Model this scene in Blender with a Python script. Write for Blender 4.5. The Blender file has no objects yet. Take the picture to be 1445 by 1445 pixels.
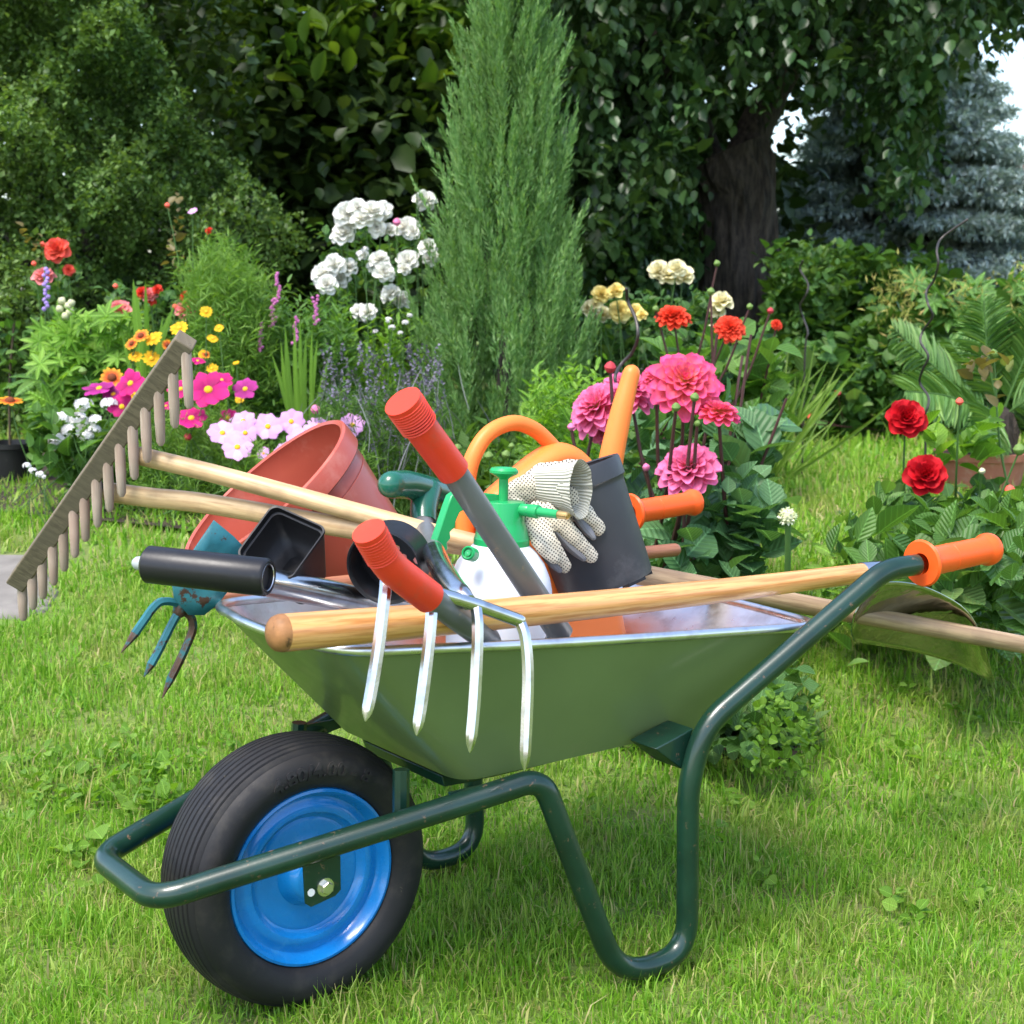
import bpy, bmesh, math
import numpy as np
from mathutils import Vector, Matrix
S = bpy.context.scene
COL = S.collection
rng = np.random.default_rng(11)
R = math.radians

# ------------------------------------------------------------------ camera, sky, sun
FPX, HORIZON, CAMH, CEN = 2200.0, 411.0, 1.04, 722.5
PITCH = math.atan((CEN - HORIZON) / FPX)
cam_d = bpy.data.cameras.new('camera')
cam = bpy.data.objects.new('camera', cam_d); COL.objects.link(cam)
cam.location = (0, 0, CAMH); cam.rotation_euler = (R(90) - PITCH, 0, 0)
cam_d.sensor_width = 36; cam_d.lens = 36 * FPX / 1445
cam_d.clip_start = .05; cam_d.clip_end = 2000
cam_d.dof.use_dof = True; cam_d.dof.focus_distance = 2.5; cam_d.dof.aperture_fstop = 11
S.camera = cam
SUN_EL, SUN_AZ = R(62), R(215)          # azimuth clockwise from +Y (the view direction)
W = bpy.data.worlds.new('World'); S.world = W; W.use_nodes = True
nt = W.node_tree; sky = nt.nodes.new('ShaderNodeTexSky'); sky.sky_type = 'NISHITA'
sky.sun_disc = False; sky.sun_elevation = SUN_EL; sky.sun_rotation = SUN_AZ
sky.air_density = 1.0; sky.dust_density = 2.0; sky.ozone_density = .6
bg = nt.nodes['Background']; bg.inputs['Strength'].default_value = .15
nt.links.new(sky.outputs[0], bg.inputs[0])
sl = bpy.data.lights.new('sun', 'SUN'); sun = bpy.data.objects.new('sun', sl); COL.objects.link(sun)
sl.energy = 1.5; sl.angle = R(24); sl.color = (1, .96, .9)
sd = Vector((math.sin(SUN_AZ) * math.cos(SUN_EL), math.cos(SUN_AZ) * math.cos(SUN_EL), math.sin(SUN_EL)))
sun.rotation_euler = sd.to_track_quat('Z', 'Y').to_euler(); sun.location = sd * 20
vs = S.view_settings; vs.view_transform = 'Standard'; vs.look = 'None'; vs.exposure = 1.68; vs.gamma = 1
S.render.engine = 'CYCLES'
S.cycles.max_bounces = 8; S.cycles.transparent_max_bounces = 8

# ------------------------------------------------------------------ where things stand
def ray(px, py):
    x = (px - CEN) / FPX; u = -(py - CEN) / FPX
    return np.array([x, math.cos(PITCH) + u * math.sin(PITCH), -math.sin(PITCH) + u * math.cos(PITCH)])
EYE = np.array([0, 0, CAMH])
def at(px, py, Y):
    r = ray(px, py); return EYE + r * (Y / r[1])
BO = np.array([-.318, 2.202, 0]); BYAW = .631      # the barrow: wheel contact point, heading
BA = np.array([math.cos(BYAW), math.sin(BYAW), 0]); BN = np.array([-math.sin(BYAW), math.cos(BYAW), 0])
UP = np.array([0, 0, 1.0])
def bw(u, v, z): return BO + u * BA + v * BN + z * UP
def bp(px, py, v):
    r = ray(px, py); t = ((v * BN + BO - EYE) @ BN) / (r @ BN); return EYE + t * r
def sstep(a, b, x):
    t = np.clip((x - a) / (b - a), 0, 1); return t * t * (3 - 2 * t)
def zg(x, y):                                       # the lawn rises gently behind the barrow
    return .26 * sstep(2.9, 5.2, y) + .012 * np.sin(x * 2.1 + 1) * np.cos(y * 1.7) * sstep(2.6, 3.4, y)
def nrm(a):
    a = np.asarray(a, float); return a / (np.linalg.norm(a, axis=-1, keepdims=True) + 1e-12)

# ------------------------------------------------------------------ objects
BASE = {}
def tag(o, label=None, cat=None, group=None, kind=None):
    if label: o['label'] = label
    if cat: o['category'] = cat
    if group: o['group'] = group
    if kind: o['kind'] = kind
    return o
def thing(name, base, label, cat, group=None):
    o = bpy.data.objects.new(name, None); COL.objects.link(o); o.empty_display_size = .05
    o.location = tuple(base); BASE[o] = np.array(base, float)
    return tag(o, label, cat, group)
def link(name, me, parent=None, local=None):
    o = bpy.data.objects.new(name, me); COL.objects.link(o)
    if parent is not None:
        o.parent = parent; BASE[o] = BASE.get(parent, np.zeros(3))
    if local is not None: o.matrix_local = local
    return o

class MB:
    def __init__(s): s.v = []; s.f = []; s.uv = []; s.mi = []; s.m = 0
    def add(s, vs_, fs, uvs=None):
        o = len(s.v); s.v += [tuple(map(float, p)) for p in vs_]
        s.uv += [tuple(u) for u in uvs] if uvs is not None else [(0, 0)] * len(vs_)
        s.f += [tuple(i + o for i in f) for f in fs]; s.mi += [s.m] * len(fs)
        return o
    def tube(s, path, rad, n=14, cap='flat', sq=None, up=None, ph=0):
        P = np.array(path, float); k = len(P)
        rad = np.full(k, rad, float) if np.isscalar(rad) else np.array(rad, float)
        if cap == 'round':
            t0 = nrm(P[0] - P[1]); t1 = nrm(P[-1] - P[-2]); A = [R(80), R(55), R(28)]
            P = np.concatenate([[P[0] + t0 * rad[0] * math.sin(a) for a in A], P, [P[-1] + t1 * rad[-1] * math.sin(a) for a in A[::-1]]])
            rad = np.concatenate([[rad[0] * math.cos(a) for a in A], rad, [rad[-1] * math.cos(a) for a in A[::-1]]]); k = len(P)
        T = np.zeros_like(P); T[1:-1] = P[2:] - P[:-2]; T[0] = P[1] - P[0]; T[-1] = P[-1] - P[-2]; T = nrm(T)
        x = np.array(up, float) if up is not None else (np.array([0, 0, 1.]) if abs(T[0][2]) < .9 else np.array([1., 0, 0]))
        vs_, uvs = [], []; L = 0
        for i in range(k):
            x = x - T[i] * (x @ T[i]); x = x / (np.linalg.norm(x) + 1e-9); y = np.cross(T[i], x)
            if i: L += np.linalg.norm(P[i] - P[i - 1])
            for j in range(n):
                a = 2 * math.pi * j / n + ph; c, d = math.cos(a), math.sin(a)
                if sq: c *= sq[0]; d *= sq[1]
                vs_.append(P[i] + rad[i] * (c * x + d * y)); uvs.append((abs(j / n - .5) * 2 * 3.14 * rad.max(), L))
        fs = [(i * n + j, i * n + (j + 1) % n, (i + 1) * n + (j + 1) % n, (i + 1) * n + j) for i in range(k - 1) for j in range(n)]
        if cap: fs += [tuple(range(n))[::-1], tuple((k - 1) * n + j for j in range(n))]
        s.add(vs_, fs, uvs); return s
    def lathe(s, prof, c, ax, n=32, cap=(False, False), sx=1, xdir=None):
        ax = nrm(ax); x = np.array([0, 0, 1.]) if abs(ax[2]) < .9 else np.array([1., 0, 0])
        if xdir is not None: x = np.array(xdir, float)
        x = nrm(x - ax * (x @ ax)); y = np.cross(ax, x); c = np.array(c, float)
        vs_ = [c + ax * h + r * (math.cos(2 * math.pi * j / n) * x * sx + math.sin(2 * math.pi * j / n) * y) for r, h in prof for j in range(n)]
        uvs = [(j / n, h) for r, h in prof for j in range(n)]
        k = len(prof)
        fs = [(i * n + j, i * n + (j + 1) % n, (i + 1) * n + (j + 1) % n, (i + 1) * n + j) for i in range(k - 1) for j in range(n)]
        if cap[0]: fs.append(tuple(range(n))[::-1])
        if cap[1]: fs.append(tuple((k - 1) * n + j for j in range(n)))
        s.add(vs_, fs, uvs); return s
    def box(s, c, ex, ey, ez):
        c, ex, ey, ez = map(lambda q: np.array(q, float), (c, ex, ey, ez))
        vs_ = [c + a * ex + b * ey + d * ez for d in (-1, 1) for b in (-1, 1) for a in (-1, 1)]
        s.add(vs_, [(0, 2, 3, 1), (4, 5, 7, 6), (0, 1, 5, 4), (2, 6, 7, 3), (0, 4, 6, 2), (1, 3, 7, 5)],
              [(0, 0), (1, 0), (0, .2), (1, .2), (0, .1), (1, .1), (0, .3), (1, .3)]); return s
    def prism(s, pts, off):
        n = len(pts); pts = np.array(pts, float); off = np.array(off, float)
        s.add(list(pts + off) + list(pts - off), [tuple(range(n)), tuple(range(2 * n - 1, n - 1, -1))] +
              [(i, i + n, (i + 1) % n + n, (i + 1) % n) for i in range(n)]); return s
    def grid(s, G, uv=None):
        a, b = len(G), len(G[0]); vs_ = [p for r_ in G for p in r_]
        uvs = [(j / (b - 1), i / (a - 1)) for i in range(a) for j in range(b)]
        s.add(vs_, [(i * b + j, i * b + j + 1, (i + 1) * b + j + 1, (i + 1) * b + j) for i in range(a - 1) for j in range(b - 1)], uvs); return s
    def mesh(s, name, mats, base=None, smooth=True, fix=True):
        me = bpy.data.meshes.new(name); b = np.zeros(3) if base is None else base
        me.from_pydata([tuple(np.array(p) - b) for p in s.v], [], s.f)
        mats = mats if isinstance(mats, (list, tuple)) else [mats]
        for m in mats: me.materials.append(m)
        me.polygons.foreach_set('material_index', s.mi)
        uvl = me.uv_layers.new(name='UVMap'); li = np.zeros(len(me.loops), np.int32); me.loops.foreach_get('vertex_index', li)
        uvl.data.foreach_set('uv', np.array(s.uv, np.float32)[li].ravel())
        if fix:
            bm = bmesh.new(); bm.from_mesh(me); bmesh.ops.recalc_face_normals(bm, faces=bm.faces); bm.to_mesh(me); bm.free()
        if smooth:
            me.polygons.foreach_set('use_smooth', [True] * len(me.polygons)); me.set_sharp_from_angle(angle=R(38))
        return me
def part(name, mb, mats, parent, smooth=True, bevel=0, label=None, solid=0, fix=True, subd=0):
    o = link(name, mb.mesh(name, mats, BASE.get(parent) if parent else None, smooth, fix), parent)
    if solid:
        m = o.modifiers.new('s', 'SOLIDIFY'); m.thickness = solid; m.offset = 0
    if bevel:
        m = o.modifiers.new('b', 'BEVEL'); m.width = bevel; m.segments = 2; m.limit_method = 'ANGLE'; m.angle_limit = R(40)
    if subd:
        m = o.modifiers.new('d', 'SUBSURF'); m.levels = subd; m.render_levels = subd
    if label: o['label'] = label
    return o

def fillet(P, r, k=7):
    P = [np.array(p, float) for p in P]; out = [P[0]]
    r = [r] * len(P) if np.isscalar(r) else r
    for i in range(1, len(P) - 1):
        a, b, c = P[i - 1], P[i], P[i + 1]
        la, lc = np.linalg.norm(a - b), np.linalg.norm(c - b); d = min(r[i], la * .48, lc * .48)
        p0 = b + (a - b) / la * d; p1 = b + (c - b) / lc * d
        for t in np.linspace(0, 1, k): out.append((1 - t) ** 2 * p0 + 2 * t * (1 - t) * b + t * t * p1)
    out.append(P[-1]); return out
def spline(P, k=8):
    P = np.array(P, float); Q = np.concatenate([[2 * P[0] - P[1]], P, [2 * P[-1] - P[-2]]]); out = []
    for i in range(1, len(Q) - 2):
        for t in np.linspace(0, 1, k, endpoint=False):
            a, b, c, d = Q[i - 1], Q[i], Q[i + 1], Q[i + 2]
            out.append(.5 * (2 * b + (c - a) * t + (2 * a - 5 * b + 4 * c - d) * t * t + (3 * b - a - 3 * c + d) * t ** 3))
    out.append(P[-1]); return out

# ------------------------------------------------------------------ many leaves as one mesh
def np_mesh(name, V, polys, mat, uv=None, smooth=True):
    """V (n,3); polys: list of (m,k) index arrays"""
    me = bpy.data.meshes.new(name); me.vertices.add(len(V)); me.vertices.foreach_set('co', np.asarray(V, np.float32).ravel())
    tot = np.concatenate([np.full(len(p), p.shape[1], np.int32) for p in polys]); idx = np.concatenate([p.ravel() for p in polys]).astype(np.int32)
    me.loops.add(len(idx)); me.polygons.add(len(tot)); me.loops.foreach_set('vertex_index', idx)
    st = np.concatenate([[0], np.cumsum(tot)[:-1]]).astype(np.int32)
    me.polygons.foreach_set('loop_start', st); me.polygons.foreach_set('loop_total', tot)
    if uv is not None:
        l = me.uv_layers.new(name='UVMap'); l.data.foreach_set('uv', np.asarray(uv, np.float32)[idx].ravel())
    me.update(calc_edges=True); me.validate()
    me.polygons.foreach_set('use_smooth', np.full(len(tot), smooth)); me.materials.append(mat); return me
def leaf_template(kind):
    if kind == 'small':                                # folded diamond
        v = np.array([(0, 0, 0), (-.26, .42, .07), (0, .48, 0), (.26, .42, .07), (0, 1, -.08)]); f = [(0, 2, 1), (0, 3, 2), (2, 4, 1), (2, 3, 4)]
        return v, [np.array(f)], v[:, :2]
    st = {'oval': [(0, .03), (.22, .27), (.6, .31), (1, 0)], 'broad': [(0, .02), (.12, .2), (.32, .36), (.55, .36), (.78, .22), (1, .0)],
          'lance': [(0, .015), (.15, .08), (.4, .13), (.65, .11), (.85, .06), (1, .0)],
          'strap': [(0, .02), (.25, .03), (.5, .03), (.75, .022), (1, .0)],
          'round': [(0, .03), (.1, .24), (.35, .42), (.6, .42), (.85, .24), (1, .03)]}[kind]
    cu = {'oval': .12, 'broad': .12, 'lance': .18, 'strap': .22, 'round': .08}[kind]
    v = []
    for y, w in st:
        z = -cu * y * y
        v += [(-w, y, z + w * .35), (0, y, z), (w, y, z + w * .35)]
    f = []
    for i in range(len(st) - 1):
        a = i * 3; f += [(a, a + 1, a + 4, a + 3), (a + 1, a + 2, a + 5, a + 4)]
    v = np.array(v); return v, [np.array(f)], np.stack([v[:, 0] + .5, v[:, 1]], 1)
def frames(D, roll, up=(0, 0, 1)):
    """matrices whose y axis is D and z axis near up, rolled"""
    D = nrm(D); n = len(D); U = np.tile(np.array(up, float), (n, 1)) if np.ndim(up) == 1 else np.array(up)
    Z = U - D * (U * D).sum(1, keepdims=True)
    bad = np.linalg.norm(Z, axis=1) < .1
    Z[bad] = np.cross(D[bad], [1, .2, 0]); Z = nrm(Z); X = np.cross(D, Z)
    c, s_ = np.cos(roll)[:, None], np.sin(roll)[:, None]
    return np.stack([X * c + Z * s_, D, -X * s_ + Z * c], 2)
def leaves_mesh(name, P, D, size, kind, mat, roll=.5, wid=1.0, base=None, up=(0, 0, 1)):
    v, fs, uv = leaf_template(kind); n, k = len(P), len(v)
    M = frames(D, rng.normal(0, roll, n), up); size = np.broadcast_to(size, (n,)); vv = v * [wid, 1, 1]
    V = np.einsum('nij,kj->nki', M, vv) * size[:, None, None] + (P - (0 if base is None else base))[:, None, :]
    o = (np.arange(n) * k)[:, None, None]
    polys = [(f[None] + o).reshape(-1, f.shape[1]) for f in fs]
    return np_mesh(name, V.reshape(-1, 3), polys, mat, np.tile(uv, (n, 1)))
def leaves(name, parent, P, D, size, kind, mat, **k):
    return link(name, leaves_mesh(name, P, D, size, kind, mat, base=BASE.get(parent), **k), parent)
def atv(px, py, Y):
    x = (px - CEN) / FPX; u = -(py - CEN) / FPX
    r = np.stack([x, math.cos(PITCH) + u * math.sin(PITCH), -math.sin(PITCH) + u * math.cos(PITCH)], 1)
    return EYE + r * (Y / r[:, 1])[:, None]
def clumps(fn, K, per, sig):
    """K centres drawn by fn(n)->(n,3), per leaves round each; returns points and their clump centres"""
    c = fn(K); C_ = np.repeat(c, per, 0); P = C_ + rng.normal(0, 1, C_.shape) * np.array(sig); return P, C_
def above(P, D, *more, m=.01):
    k = P[:, 2] > zg(P[:, 0], P[:, 1]) + m
    return (P[k], D[k]) + tuple(q[k] for q in more)
def rnd(n, s=1.0): return rng.normal(0, s, (n, 3))

# ------------------------------------------------------------------ materials
def lin(h):
    c = [int(h[i:i + 2], 16) / 255 for i in (0, 2, 4)]
    return tuple((x / 12.92 if x <= .04045 else ((x + .055) / 1.055) ** 2.4) for x in c)
def newmat(name):
    m = bpy.data.materials.new(name); m.use_nodes = True; t = m.node_tree
    return m, t, t.nodes['Principled BSDF'], t.nodes['Material Output']
def ramp(t, fac, cols):
    r = t.nodes.new('ShaderNodeValToRGB'); e = r.color_ramp.elements
    while len(e) < len(cols): e.new(.5)
    for i, (p, c) in enumerate(cols): e[i].position = p; e[i].color = (*c, 1)
    t.links.new(fac, r.inputs[0]); return r.outputs[0]
def noise(t, scale, detail=3, coord='Object', vec=None, rough=.55):
    n = t.nodes.new('ShaderNodeTexNoise'); n.inputs['Scale'].default_value = scale; n.inputs['Detail'].default_value = detail; n.inputs['Roughness'].default_value = rough
    if vec is None:
        tc = t.nodes.new('ShaderNodeTexCoord'); vec = tc.outputs[coord]
    t.links.new(vec, n.inputs['Vector']); return n.outputs[0]
def bump(t, p, h, strength, dist=.002):
    b = t.nodes.new('ShaderNodeBump'); b.inputs['Strength'].default_value = strength; b.inputs['Distance'].default_value = dist
    t.links.new(h, b.inputs['Height']); t.links.new(b.outputs[0], p.inputs['Normal'])
def mixc(t, fac, a, b):
    m = t.nodes.new('ShaderNodeMix'); m.data_type = 'RGBA'
    for s_, q in ((0, fac), (6, a), (7, b)):
        if isinstance(q, (tuple, list)): m.inputs[s_].default_value = (*q, 1) if len(q) == 3 else q
        elif isinstance(q, (int, float)): m.inputs[s_].default_value = q
        else: t.links.new(q, m.inputs[s_])
    return m.outputs[2]
def solid_mat(name, c, rough=.5, metal=0, var=.15, vscale=12, wear=None, wscale=40, wlim=(.58, .68), bmp=.15, bscale=180, coat=0, rvar=.12, spec=.34, sss=0, spots=None):
    m, t, p, o = newmat(name)
    n = noise(t, vscale, 4)
    col = ramp(t, n, [(.3, tuple(x * (1 - var) for x in c)), (.7, tuple(min(1, x * (1 + var)) for x in c))])
    if wear:
        w = noise(t, wscale, 6, rough=.65); f = ramp(t, w, [(wlim[0], (0, 0, 0)), (wlim[1], (1, 1, 1))]); col = mixc(t, f, col, wear)
    if spots:                                           # small dried splashes and chips
        f2_ = ramp(t, noise(t, spots[1], 5, rough=.7), [(spots[2], (0, 0, 0)), (spots[2] + .03, (.85, .85, .85))]); col = mixc(t, f2_, col, spots[0])
    t.links.new(col, p.inputs['Base Color'])
    p.inputs['Metallic'].default_value = metal; p.inputs['Specular IOR Level'].default_value = spec
    r_ = t.nodes.new('ShaderNodeMapRange'); r_.inputs[3].default_value = max(.02, rough - rvar); r_.inputs[4].default_value = min(1, rough + rvar)
    t.links.new(noise(t, vscale * 3, 5), r_.inputs[0]); t.links.new(r_.outputs[0], p.inputs['Roughness'])
    if coat: p.inputs['Coat Weight'].default_value = coat; p.inputs['Coat Roughness'].default_value = .12
    if sss: p.inputs['Subsurface Weight'].default_value = sss; p.inputs['Subsurface Radius'].default_value = (.02, .01, .006)
    if bmp: bump(t, p, noise(t, bscale, 4), bmp)
    return m
def leaf_mat(name, c0, c1, c2=None, trans=.35, rough=.5, spec=.22, tcol=1.6, veins=False):
    """colour differs from leaf to leaf; light shines through"""
    m, t, p, o = newmat(name)
    g = t.nodes.new('ShaderNodeNewGeometry')
    cols = [(0.0, c0), (.6, c1), (1.0, c2 or tuple(x * 1.25 for x in c1))]
    col = ramp(t, g.outputs['Random Per Island'], cols)
    n = noise(t, 2.2, 2); col = mixc(t, ramp(t, n, [(.35, (0, 0, 0)), (.65, (.5, .5, .5))]), col, tuple(.65 * a + .5 * b for a, b in zip(c1, (0.03, .02, .0))))
    if veins:                                           # pale midrib and side veins
        tc = t.nodes.new('ShaderNodeTexCoord'); sp = t.nodes.new('ShaderNodeSeparateXYZ'); t.links.new(tc.outputs['UV'], sp.inputs[0])
        def mth(op, a, b):
            q = t.nodes.new('ShaderNodeMath'); q.operation = op
            for k_, v_ in enumerate((a, b)):
                if isinstance(v_, (int, float)): q.inputs[k_].default_value = v_
                else: t.links.new(v_, q.inputs[k_])
            return q.outputs[0]
        dx = mth('ABSOLUTE', mth('SUBTRACT', sp.outputs[0], .5), 0); sv = mth('SINE', mth('MULTIPLY', mth('SUBTRACT', sp.outputs[1], mth('MULTIPLY', dx, .9)), 44.0), 0)
        col = mixc(t, ramp(t, sv, [(.8, (0, 0, 0)), (1, (.35, .35, .35))]), col, tuple(min(1, x * 1.7) for x in c1)); col = mixc(t, ramp(t, dx, [(.008, (.7, .7, .7)), (.022, (0, 0, 0))]), col, tuple(min(1, x * 2.0 + .02) for x in c1))
        bump(t, p, sv, .35, .004)
    t.links.new(col, p.inputs['Base Color']); p.inputs['Roughness'].default_value = rough; p.inputs['Specular IOR Level'].default_value = spec
    tr = t.nodes.new('ShaderNodeBsdfTranslucent')
    mu = t.nodes.new('ShaderNodeMix'); mu.data_type = 'RGBA'; mu.blend_type = 'MULTIPLY'; mu.inputs[0].default_value = 1
    t.links.new(col, mu.inputs[6]); mu.inputs[7].default_value = (1.25 * tcol, 1.25 * tcol, .45 * tcol, 1)
    t.links.new(mu.outputs[2], tr.inputs[0])
    mx = t.nodes.new('ShaderNodeMixShader'); mx.inputs[0].default_value = trans
    t.links.new(p.outputs[0], mx.inputs[1]); t.links.new(tr.outputs[0], mx.inputs[2]); t.links.new(mx.outputs[0], o.inputs[0]); return m
def petal_mat(name, base, tip, mid=None, trans=.25, rough=.55):
    """colour runs from the petal's base to its tip"""
    m, t, p, o = newmat(name)
    tc = t.nodes.new('ShaderNodeTexCoord'); sp = t.nodes.new('ShaderNodeSeparateXYZ'); t.links.new(tc.outputs['UV'], sp.inputs[0])
    col = ramp(t, sp.outputs[1], [(0, base), (.45, mid or tuple((a + b) / 2 for a, b in zip(base, tip))), (1, tip)])
    g = t.nodes.new('ShaderNodeNewGeometry'); v = t.nodes.new('ShaderNodeHueSaturation'); mr = t.nodes.new('ShaderNodeMapRange')
    mr.inputs[3].default_value = .8; mr.inputs[4].default_value = 1.15; t.links.new(g.outputs['Random Per Island'], mr.inputs[0]); t.links.new(mr.outputs[0], v.inputs['Value'])
    t.links.new(col, v.inputs['Color']); t.links.new(v.outputs[0], p.inputs['Base Color'])
    p.inputs['Roughness'].default_value = rough; p.inputs['Specular IOR Level'].default_value = .25
    wv = t.nodes.new('ShaderNodeTexWave'); wv.inputs['Scale'].default_value = 9; wv.inputs['Distortion'].default_value = .6; t.links.new(tc.outputs['UV'], wv.inputs[0]); bump(t, p, wv.outputs[1], .25, .01)
    tr = t.nodes.new('ShaderNodeBsdfTranslucent'); t.links.new(v.outputs[0], tr.inputs[0])
    mx = t.nodes.new('ShaderNodeMixShader'); mx.inputs[0].default_value = trans
    t.links.new(p.outputs[0], mx.inputs[1]); t.links.new(tr.outputs[0], mx.inputs[2]); t.links.new(mx.outputs[0], o.inputs[0]); return m
def wood_mat(name, light, dark, rough=.4, coat=0, ring=1.0, dirt=None):
    m, t, p, o = newmat(name)
    tc = t.nodes.new('ShaderNodeTexCoord'); mp = t.nodes.new('ShaderNodeMapping'); mp.inputs['Scale'].default_value = (1, .055, 1)
    t.links.new(tc.outputs['UV'], mp.inputs[0])
    n1 = noise(t, 130 * ring, 3, vec=mp.outputs[0]); n2 = noise(t, 600, 4, vec=mp.outputs[0])
    wv = t.nodes.new('ShaderNodeTexWave'); wv.inputs['Scale'].default_value = 12 * ring; wv.inputs['Distortion'].default_value = 5; wv.inputs['Detail'].default_value = 2; wv.inputs['Detail Scale'].default_value = 1.2
    t.links.new(mp.outputs[0], wv.inputs[0])
    col = mixc(t, ramp(t, wv.outputs[1], [(.3, (0, 0, 0)), (1, (.5, .5, .5))]), light, dark)
    col = mixc(t, ramp(t, n1, [(.47, (0, 0, 0)), (.6, (.8, .8, .8))]), col, dark)
    col = mixc(t, ramp(t, n2, [(.5, (0, 0, 0)), (.8, (.4, .4, .4))]), col, tuple(x * .55 for x in dark))
    if dirt: col = mixc(t, ramp(t, noise(t, 14, 5), [(.48, (0, 0, 0)), (.7, (.75, .75, .75))]), col, dirt)
    t.links.new(col, p.inputs['Base Color']); p.inputs['Roughness'].default_value = rough
    if coat: p.inputs['Coat Weight'].default_value = coat; p.inputs['Coat Roughness'].default_value = .2
    bump(t, p, n2, .2, .001); return m
def metal_mat(name, c, rough, scr=.1, stain=None, aniso=0, wavy=0):
    m, t, p, o = newmat(name); p.inputs['Metallic'].default_value = 1
    col = mixc(t, ramp(t, noise(t, 25, 5), [(.5, (0, 0, 0)), (.75, (1, 1, 1))]), c, stain or tuple(x * .8 for x in c)); t.links.new(col, p.inputs['Base Color'])
    mr = t.nodes.new('ShaderNodeMapRange'); mr.inputs[3].default_value = max(.02, rough - scr); mr.inputs[4].default_value = rough + scr
    t.links.new(noise(t, 60, 6), mr.inputs[0]); t.links.new(mr.outputs[0], p.inputs['Roughness'])
    bump(t, p, noise(t, 10 if wavy else 300, 3), wavy or .06, .01 if wavy else .001); return m

M = {}
M['green_paint'] = solid_mat('tray_green_paint', (.12, .168, .06), .42, spots=((.2, .17, .1), 48, .7), var=.1, vscale=5, wear=(.14, .16, .07), wscale=9, wlim=(.62, .8), coat=.35, bmp=.04)
M['galv'] = metal_mat('galvanised_steel', (.72, .73, .75), .32, .12, (.5, .48, .48))
M['frame'] = solid_mat('dark_green_frame_paint', (.005, .028, .017), .34, var=.3, wear=(.12, .075, .045), wscale=75, wlim=(.63, .68), coat=.5, bmp=.06)
M['rubber'] = solid_mat('tyre_rubber', (.011, .0105, .012), .62, spots=((.1, .085, .06), 70, .7), var=.25, vscale=9, wear=(.05, .044, .036), wscale=16, wlim=(.52, .9), bmp=.12, bscale=500)
M['blue'] = solid_mat('blue_rim_paint', (.004, .17, .5), .28, spots=((.16, .2, .22), 80, .71), var=.08, coat=.6, bmp=.03, wear=(.02, .2, .5), wscale=20)
M['bolt'] = metal_mat('zinc_bolt', (.7, .68, .6), .3)
M['hubw'] = solid_mat('white_hub_plastic', (.7, .7, .7), .4)
M['orange_grip'] = solid_mat('orange_plastic', (.82, .1, .014), .38, spots=((.45, .12, .05), 90, .71), var=.06, bmp=.05, sss=.05)
M['orange_can'] = solid_mat('orange_can_plastic', (.86, .2, .035), .44, spots=((.5, .2, .08), 90, .71), var=.06, bmp=.05, sss=.1, vscale=6)
M['red_grip'] = solid_mat('red_rubber_grip', (.68, .042, .016), .45, var=.08, bmp=.08, wear=(.5, .07, .04), wscale=25, wlim=(.55, .8), spots=((.3, .1, .06), 90, .69))
M['grey_tube'] = solid_mat('grey_enamelled_tube', (.12, .125, .125), .38, var=.1, wear=(.26, .19, .12), wscale=45, wlim=(.64, .72), bmp=.05, coat=.2)
M['chrome'] = metal_mat('bright_steel', (.6, .6, .61), .2, .1, (.36, .35, .33))
M['mirror'] = metal_mat('polished_blade_steel', (.32, .34, .26), .1, .06, wavy=.6)
M['ash'] = wood_mat('varnished_ash', (.72, .38, .135), (.48, .19, .05), .32, coat=.4)
M['ash_end'] = solid_mat('ash_end_grain', (.25, .115, .042), .55, var=.35, vscale=40, bmp=.2, wear=(.1, .05, .02), wscale=60, wlim=(.6, .7))
M['pale_wood'] = wood_mat('pale_rake_wood', (.6, .42, .22), (.42, .26, .12), .5, dirt=(.33, .21, .11))
M['old_wood'] = wood_mat('weathered_wood', (.17, .135, .085), (.1, .078, .048), .8, dirt=(.13, .105, .07))
M['peg_wood'] = wood_mat('grey_peg_wood', (.4, .32, .25), (.26, .19, .14), .7, dirt=(.3, .2, .15))
M['shaft_wood'] = wood_mat('brown_shaft_wood', (.36, .25, .14), (.22, .14, .075), .55, dirt=(.18, .12, .07))
M['dowel'] = wood_mat('red_brown_dowel', (.36, .14, .065), (.25, .085, .04), .45)
M['hoe_blue'] = solid_mat('turquoise_enamel', (.022, .125, .15), .42, var=.25, vscale=25, wear=(.055, .028, .018), wscale=38, wlim=(.56, .6), bmp=.25, bscale=120)
M['hoe_rust'] = solid_mat('rusted_turquoise', (.075, .04, .025), .6, var=.3, vscale=60, wear=(.02, .11, .125), wscale=30, wlim=(.5, .58), bmp=.35, bscale=150)
M['black_grip'] = solid_mat('black_rubber_grip', (.012, .012, .014), .34, var=.1, bmp=.06, wear=(.03, .03, .03), wscale=30, wlim=(.6, .8))
M['black_pot'] = solid_mat('black_plastic', (.011, .011, .012), .42, var=.2, wear=(.07, .065, .06), wscale=28, wlim=(.62, .85), bmp=.08)
M['grey_pot'] = solid_mat('dark_grey_plastic', (.035, .037, .042), .48, var=.12, wear=(.11, .11, .11), wscale=10, wlim=(.55, .8), bmp=.06)
M['terracotta'] = solid_mat('terracotta_plastic', (.4, .078, .048), .38, var=.1, vscale=6, wear=(.5, .2, .15), wscale=8, wlim=(.55, .8), bmp=.04, coat=.15)
M['spray_green'] = solid_mat('bright_green_plastic', (.012, .3, .085), .34, var=.05, bmp=.03, coat=.2)
M['handle_green'] = solid_mat('dark_green_glossy_plastic', (.01, .1, .06), .25, var=.08, bmp=.03, coat=.4)
M['white_plastic'] = solid_mat('white_plastic', (.72, .73, .77), .38, var=.03, bmp=.03, sss=.2)
M['brass'] = metal_mat('brass', (.55, .36, .14), .4)
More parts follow.
